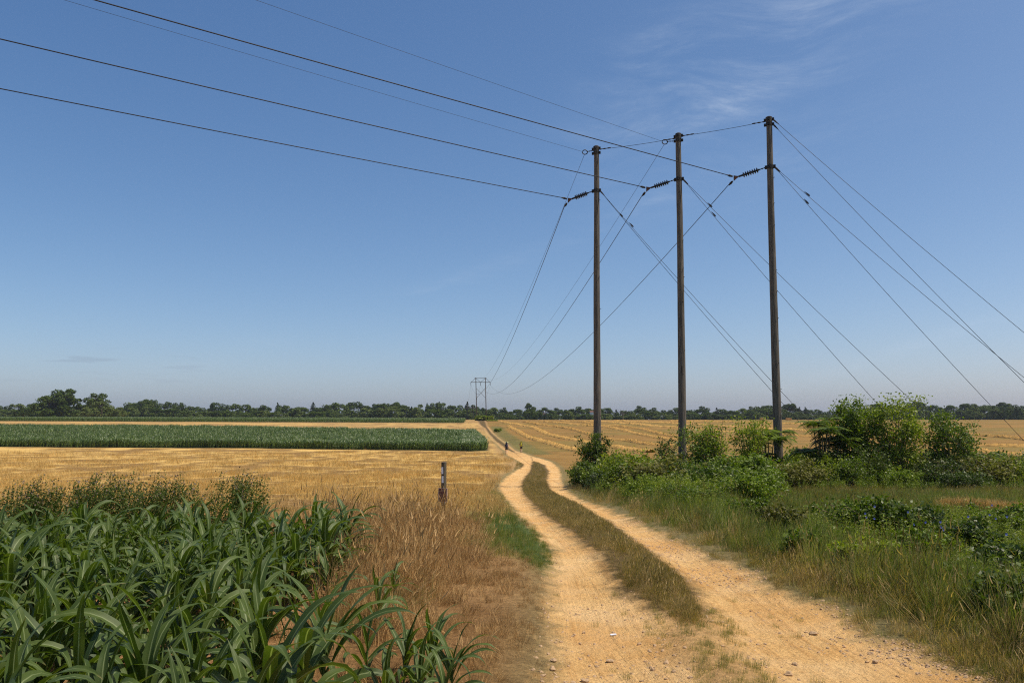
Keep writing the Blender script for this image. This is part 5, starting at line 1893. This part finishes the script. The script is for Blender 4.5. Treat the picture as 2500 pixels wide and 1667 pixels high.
tallp = np.clip((sdp - .7) / 1.2, 0, 1) * np.clip((Pd[:, 1] - 5.5) / 3, .1, 1) * .62 * np.clip((Pd[:, 0] + 3.6) / .8, .05, 1) * np.clip((15 - Pd[:, 1]) / 2, .15, 1)
tall = rng.uniform(0, 1, len(Pd)) < tallp
idx = np.where(tall, 5 + rng.integers(0, 3, len(Pd)), rng.integers(0, 5, len(Pd)))
scl = rng.uniform(.5, 1.15, len(Pd)) * np.clip(.28 + sdp * .5, .28, .92)
scl = np.where(tall & (cn_ > .3), scl * 1.25, scl)
scl = np.where(cn_ < 0, scl * .5, scl)
grow('dead_grass', SRC_DEAD, Pd, scl, idx, rng.uniform(0, 1, len(Pd)), 'matted dry brown grass between the maize and the track', 'dead grass', .35)

# green grass patches and the green undergrowth around the post
Pg, _ = sample(9000, -6, 1.2, 5.5, 40, rng, 1.0)
sdp = road_sdf(Pg); xl = road_xl(Pg[:, 1]); gp_ = sdf_poly(Pg, GREEN_PATCH)
nz_ = fbm(Pg[:, 0] * .7, Pg[:, 1] * .7, 66)
verge = (Pg[:, 0] < xl) & (sdp > .02) & (sdp < .5 + nz_ * 1.2) & (Pg[:, 1] > 10)
patch = (gp_ < .08)
post = (Pg[:, 0] < xl - .6) & (Pg[:, 1] < 14.5) & (Pg[:, 0] > -4) & (sdf_poly(Pg, CORN_NEAR) > .3) & (nz_ > .54) | (np.hypot((Pg[:, 0] + 2.2) / 2.2, (Pg[:, 1] - 13.5) / 2.2) < 1) & (nz_ > .5)
ok = (patch | (verge & (rng.uniform(0, 1, len(Pg)) < .75)) | post) & (sdp > .01)
pa = patch[ok]; Pg = Pg[ok]; sdp = sdp[ok]
n1 = len(Pg)
extra, _ = sample(8000, -2.2, 1.2, 6.5, 13, rng, .5)
extra = extra[(sdf_poly(extra, GREEN_PATCH) < .05) & (road_sdf(extra) > .0)]
extra = extra[rng.uniform(0, 1, len(extra)) < np.clip((fbm(extra[:, 0] * 3, extra[:, 1] * 3, 12, 3) - .3) * 3, .1, 1)]
Pg = np.concatenate([Pg, extra])
dry = np.concatenate([np.where(pa, .08, rng.uniform(.15, .9, n1)), np.clip(rng.normal(.35, .3, len(extra)), 0, 1)])
scl = np.concatenate([rng.uniform(.35, .75, n1), rng.uniform(.2, .42, len(extra))])
scl *= np.clip(.5 + np.concatenate([sdp, road_sdf(extra)]) * 1.2, .5, 1)
grow('green_grass', SRC_GREEN, Pg, scl, rng.integers(0, 5, len(Pg)), dry, 'short green grass along the left edge of the track', 'grass')

# central ridge of the track
Pc, _ = sample(60000, -2, 3, 6.5, 100, rng, 1.25)
xl, xr = road_xl(Pc[:, 1]), road_x(Pc[:, 1])
sdp = road_sdf(Pc)
ok = (Pc[:, 0] > xl) & (Pc[:, 0] < xr) & (sdp > .07) & (rng.uniform(0, 1, len(Pc)) < np.clip((fbm(Pc[:, 0] * 2.2, Pc[:, 1] * 1.4, 76, 3) - .28) * 2.2, .10, .95))
Pc = Pc[ok]; sdp = sdp[ok]
scl = rng.uniform(.4, .9, len(Pc)) * np.clip(.18 + sdp * 1.5, .18, .78) * np.where(Pc[:, 1] > 30, 1.15, 1)
dry = np.clip(rng.normal(.35, .25, len(Pc)) + .25 * np.clip(sdp * 4, 0, 1) + .4 * (fbm(Pc[:, 0], Pc[:, 1], 77) - .5), 0, 1)
idx = rng.integers(0, 4, len(Pc))
grow('track_grass', SRC_SEED, Pc, scl, idx, dry, 'brownish seeding grass on the ridge between the wheel tracks', 'grass', .3)
Pq, _ = sample(9000, -1, 3.5, 3.4, 8.5, rng, .4)
zone_ = (sdf_poly(Pq, gp([(1686, 1640), (1690, 1600), (1717, 1575), (1790, 1600), (1850, 1632), (1895, 1667), (1905, 1720), (1680, 1720)])) < 0)
zone2 = sdf_poly(Pq, gp([(1600, 1500), (1740, 1495), (1800, 1560), (1700, 1580), (1610, 1560)])) < .1
ok = (zone_ & (rng.uniform(0, 1, len(Pq)) < .42)) | (zone2 & (rng.uniform(0, 1, len(Pq)) < .30)) | ((road_sdf(Pq) < 0) & (rng.uniform(0, 1, len(Pq)) < .012))
Pq = Pq[ok]
grow('sparse_grass', SRC_GREEN, Pq, rng.uniform(.16, .42, len(Pq)), rng.integers(0, 4, len(Pq)), rng.uniform(.2, 1, len(Pq)), 'thin ragged grass on the bare dirt at the bottom of the track', 'grass')

# right verge and bank
Pr, _ = sample(44000, 1.0, 34, 4.3, 62, rng, 1.15)
xr = road_x(Pr[:, 1])
sdp = road_sdf(Pr)
dx = Pr[:, 0] - xr
nz_ = fbm(Pr[:, 0] * .5, Pr[:, 1] * .5, 88)
clp = fbm(Pr[:, 0] * 1.3, Pr[:, 1] * 1.3, 123, 3)
ok = (dx > 0) & (sdp > .0) & (Pr[:, 1] < 56 + Pr[:, 0] * .2) & (rng.uniform(0, 1, len(Pr)) < np.clip(.35 + sdp * 1.4, 0, 1)) & (rng.uniform(0, 1, len(Pr)) < np.clip((clp - .33) * 4.5, .12, 1))
mead = (Pr[:, 0] > .29 * Pr[:, 1]) & (Pr[:, 1] > 12.5) & (Pr[:, 1] < 40)
ok &= ~((dx > 2.4) & (Pr[:, 1] > 23) & (rng.uniform(0, 1, len(Pr)) < .6) & ~mead)
mead = mead[ok]
clp = clp[ok]
Pr = Pr[ok]; dx = dx[ok]; nz_ = nz_[ok]; sdp = sdp[ok]
vdry = np.clip(.80 - dx / (1.0 + .02 * Pr[:, 1]) + (nz_ - .5) * 1.6, 0.03, 1)
vdry = np.where(mead, .10 + .3 * np.clip((Pr[:, 1] - 33) / 6, 0, 1), vdry)
u = rng.uniform(0, 1, len(Pr))
is_seed = u < np.clip(.04 + .62 * vdry, 0, .8)
tallm = (rng.uniform(0, 1, len(Pr)) < np.clip((sdp - .3) / 1.6, 0, .30)) & (~mead) & (Pr[:, 1] < 34) & ((dx < 1.4) | (Pr[:, 1] > 14) | (rng.uniform(0, 1, len(Pr)) < .3))
lowg = np.where((dx > 1.3) & (Pr[:, 1] < 14), .72, 1.0)
# seed grass subset
S = is_seed
idx = np.where(tallm[S], 4 + rng.integers(0, 3, S.sum()), rng.integers(0, 4, S.sum()))
scl = lowg[S] * rng.uniform(.55, .95, S.sum()) * np.clip(.6 + clp[S], .7, 1.3) * np.clip(.35 + sdp[S] * 1.1, .35, 1.0) * np.where(Pr[S][:, 1] > 24, 1.25, 1)
grow('dry_grass', SRC_SEED, Pr[S], scl, idx, np.clip(vdry[S] * .9 + rng.normal(0, .15, S.sum()), 0, 1), 'long half-dry grass on the right bank of the track', 'grass', .34)
S = ~is_seed
idx = np.where(tallm[S], 4 + rng.integers(0, 3, S.sum()), rng.integers(0, 4, S.sum()))
scl = lowg[S] * rng.uniform(.5, .95, S.sum()) * np.clip(.6 + clp[S], .7, 1.3) * np.clip(.4 + sdp[S], .4, 1.1) * np.where(Pr[S][:, 1] > 14, .95, 1)
grow('meadow_grass', SRC_GREEN, Pr[S], scl, idx, np.clip(vdry[S] * .5 + rng.normal(0, .12, S.sum()), 0, 1), 'fresh green grass of the meadow right of the track', 'grass', .3)
# broad-leaved undergrowth on the bank
Pw, _ = sample(15000, 2.0, 36, 5.5, 58, rng, .6)
xr = road_x(Pw[:, 1]); dx = Pw[:, 0] - xr
nz_ = fbm(Pw[:, 0] * .35, Pw[:, 1] * .25, 98)
# pixel column decides nothing; the meadow is a real clearing in front of the tall bushes
clear = (Pw[:, 0] > .28 * Pw[:, 1]) & (Pw[:, 1] > 12.8) & (Pw[:, 1] < 39)
far_ok = (Pw[:, 1] > 19) & (dx > .9 + .5 * nz_)
near_ok = (Pw[:, 1] <= 19) & (dx > 1.3) & (nz_ > .46) & (rng.uniform(0, 1, len(Pw)) < .22)
ok = ((far_ok & (rng.uniform(0, 1, len(Pw)) < .5)) | near_ok) & ~clear & (Pw[:, 1] < 54 + Pw[:, 0] * .1)
Pw = Pw[ok]
idx = np.where(Pw[:, 1] > 20, rng.integers(0, 6, len(Pw)), rng.choice([3, 4, 5], len(Pw)))
scl = rng.uniform(.7, 1.3, len(Pw)) * np.where(Pw[:, 1] > 20, .85, .48)
grow('undergrowth', SRC_WEED, Pw, scl, idx, np.zeros(len(Pw)), 'leafy green undergrowth covering the right bank', 'undergrowth')
# blue chicory flowers
fl, _ = sample(420, 3.5, 8, 5.5, 10, rng, .2)
fl = fl[(fl[:, 0] - road_x(fl[:, 1]) > 1.3)][:38]
Vs, Fs, k = [], [], 0
for x_, y_ in fl:
    z_ = gz(x_, y_) + rng.uniform(.35, .6)
    for j in range(7):
        a = j * .9
        q = np.array([[x_, y_, z_], [x_ + .012 * math.cos(a), y_ - .006, z_ + .012 * math.sin(a)], [x_ + .014 * math.cos(a + .35), y_ - .006, z_ + .014 * math.sin(a + .35)], [x_ + .011 * math.cos(a + .7), y_ - .005, z_ + .011 * math.sin(a + .7)]])
        Vs.append(q); Fs.append(np.array([[0, 1, 2, 3]]) + k); k += 4
tag(obj('chicory_flowers', np_mesh('chicory_flowers', np.concatenate(Vs), np.concatenate(Fs), M['blue'])), 'tiny blue chicory flowers in the long grass at lower right', 'flowers', kind='stuff')

# straw litter and stubble on the left field
Ps, _ = sample(34000, -80, 1.5, 11.8, 122, rng, 1.35)
xl = road_xl(Ps[:, 1]); sdp = road_sdf(Ps)
nz_ = fbm(Ps[:, 0] * .42 + 1.1 * fbm(Ps[:, 0] * .22, Ps[:, 1] * .22, 7), Ps[:, 1] * .26 + .9 * fbm(Ps[:, 0] * .15, Ps[:, 1] * .2, 8), 111, 5)
ok = (Ps[:, 0] < xl - .35) & (sdp > .3) & (sdf_poly(Ps, CORN_MID) > .4) & (rng.uniform(0, 1, len(Ps)) < np.clip((nz_ - .44) * 4.5, .04, 1))
ok &= ~((Ps[:, 1] < 15.5) & (Ps[:, 0] > -3.0) & (rng.uniform(0, 1, len(Ps)) < .8))
Ps = Ps[ok]
scl = rng.uniform(.8, 1.3, len(Ps)) * (1 + np.clip((Ps[:, 1] - 20) / 40, 0, 1.6))
grow('straw_litter', SRC_STRAW + SRC_STUB, Ps, scl, rng.integers(0, 6, len(Ps)), np.zeros(len(Ps)), 'golden straw lying over the harvested field on the left', 'straw', .2, .02)
# a strip of cut straw lying in the meadow
q0, q1 = ground_pt(2320, 1258), ground_pt(2560, 1285)
tt = rng.uniform(0, 1, 420)
Px = np.stack([q0[0] + (q1[0] - q0[0]) * tt + rng.normal(0, .05, 420), q0[1] + (q1[1] - q0[1]) * tt + rng.normal(0, .22, 420)], 1)
grow('straw_strip', SRC_STRAW, Px, rng.uniform(.8, 1.2, 420), rng.integers(0, 4, 420), np.zeros(420), 'strip of cut straw lying in the green meadow', 'straw', .2, -.03)

# air
mb = MB()
gxm = float(gx.max()) + 200
mb.box((0, float(gy.max()) / 2 - 40, 11), (2 * gxm, float(gy.max()) + 600, 90))
m_, t_, o_ = new_mat('summer_haze')
v = t_.add('ShaderNodeVolumePrincipled', {'Color': (.80, .87, 1.0, 1), 'Density': .00010, 'Anisotropy': .2})
t_.l.new(v.outputs[0], o_.inputs['Volume'])
HAZE = True
if HAZE:
    hz = mb.build('haze', m_)
    tag(hz, kind='stuff')

# where several neighbours carry one label, say which of them it is, counted from the left
from collections import defaultdict
byl = defaultdict(list)
for o in COL.objects:
    if o.parent is None and o.get('label') and o.get('category'):
        byl[o['label']].append(o)
for lab, os_ in byl.items():
    if len(os_) > 1:
        os_.sort(key=lambda o: o.location.x / max(o.location.y, 1))
        for k, o in enumerate(os_):
            o['label'] = '%s, %s from left' % (lab, ORD[k])
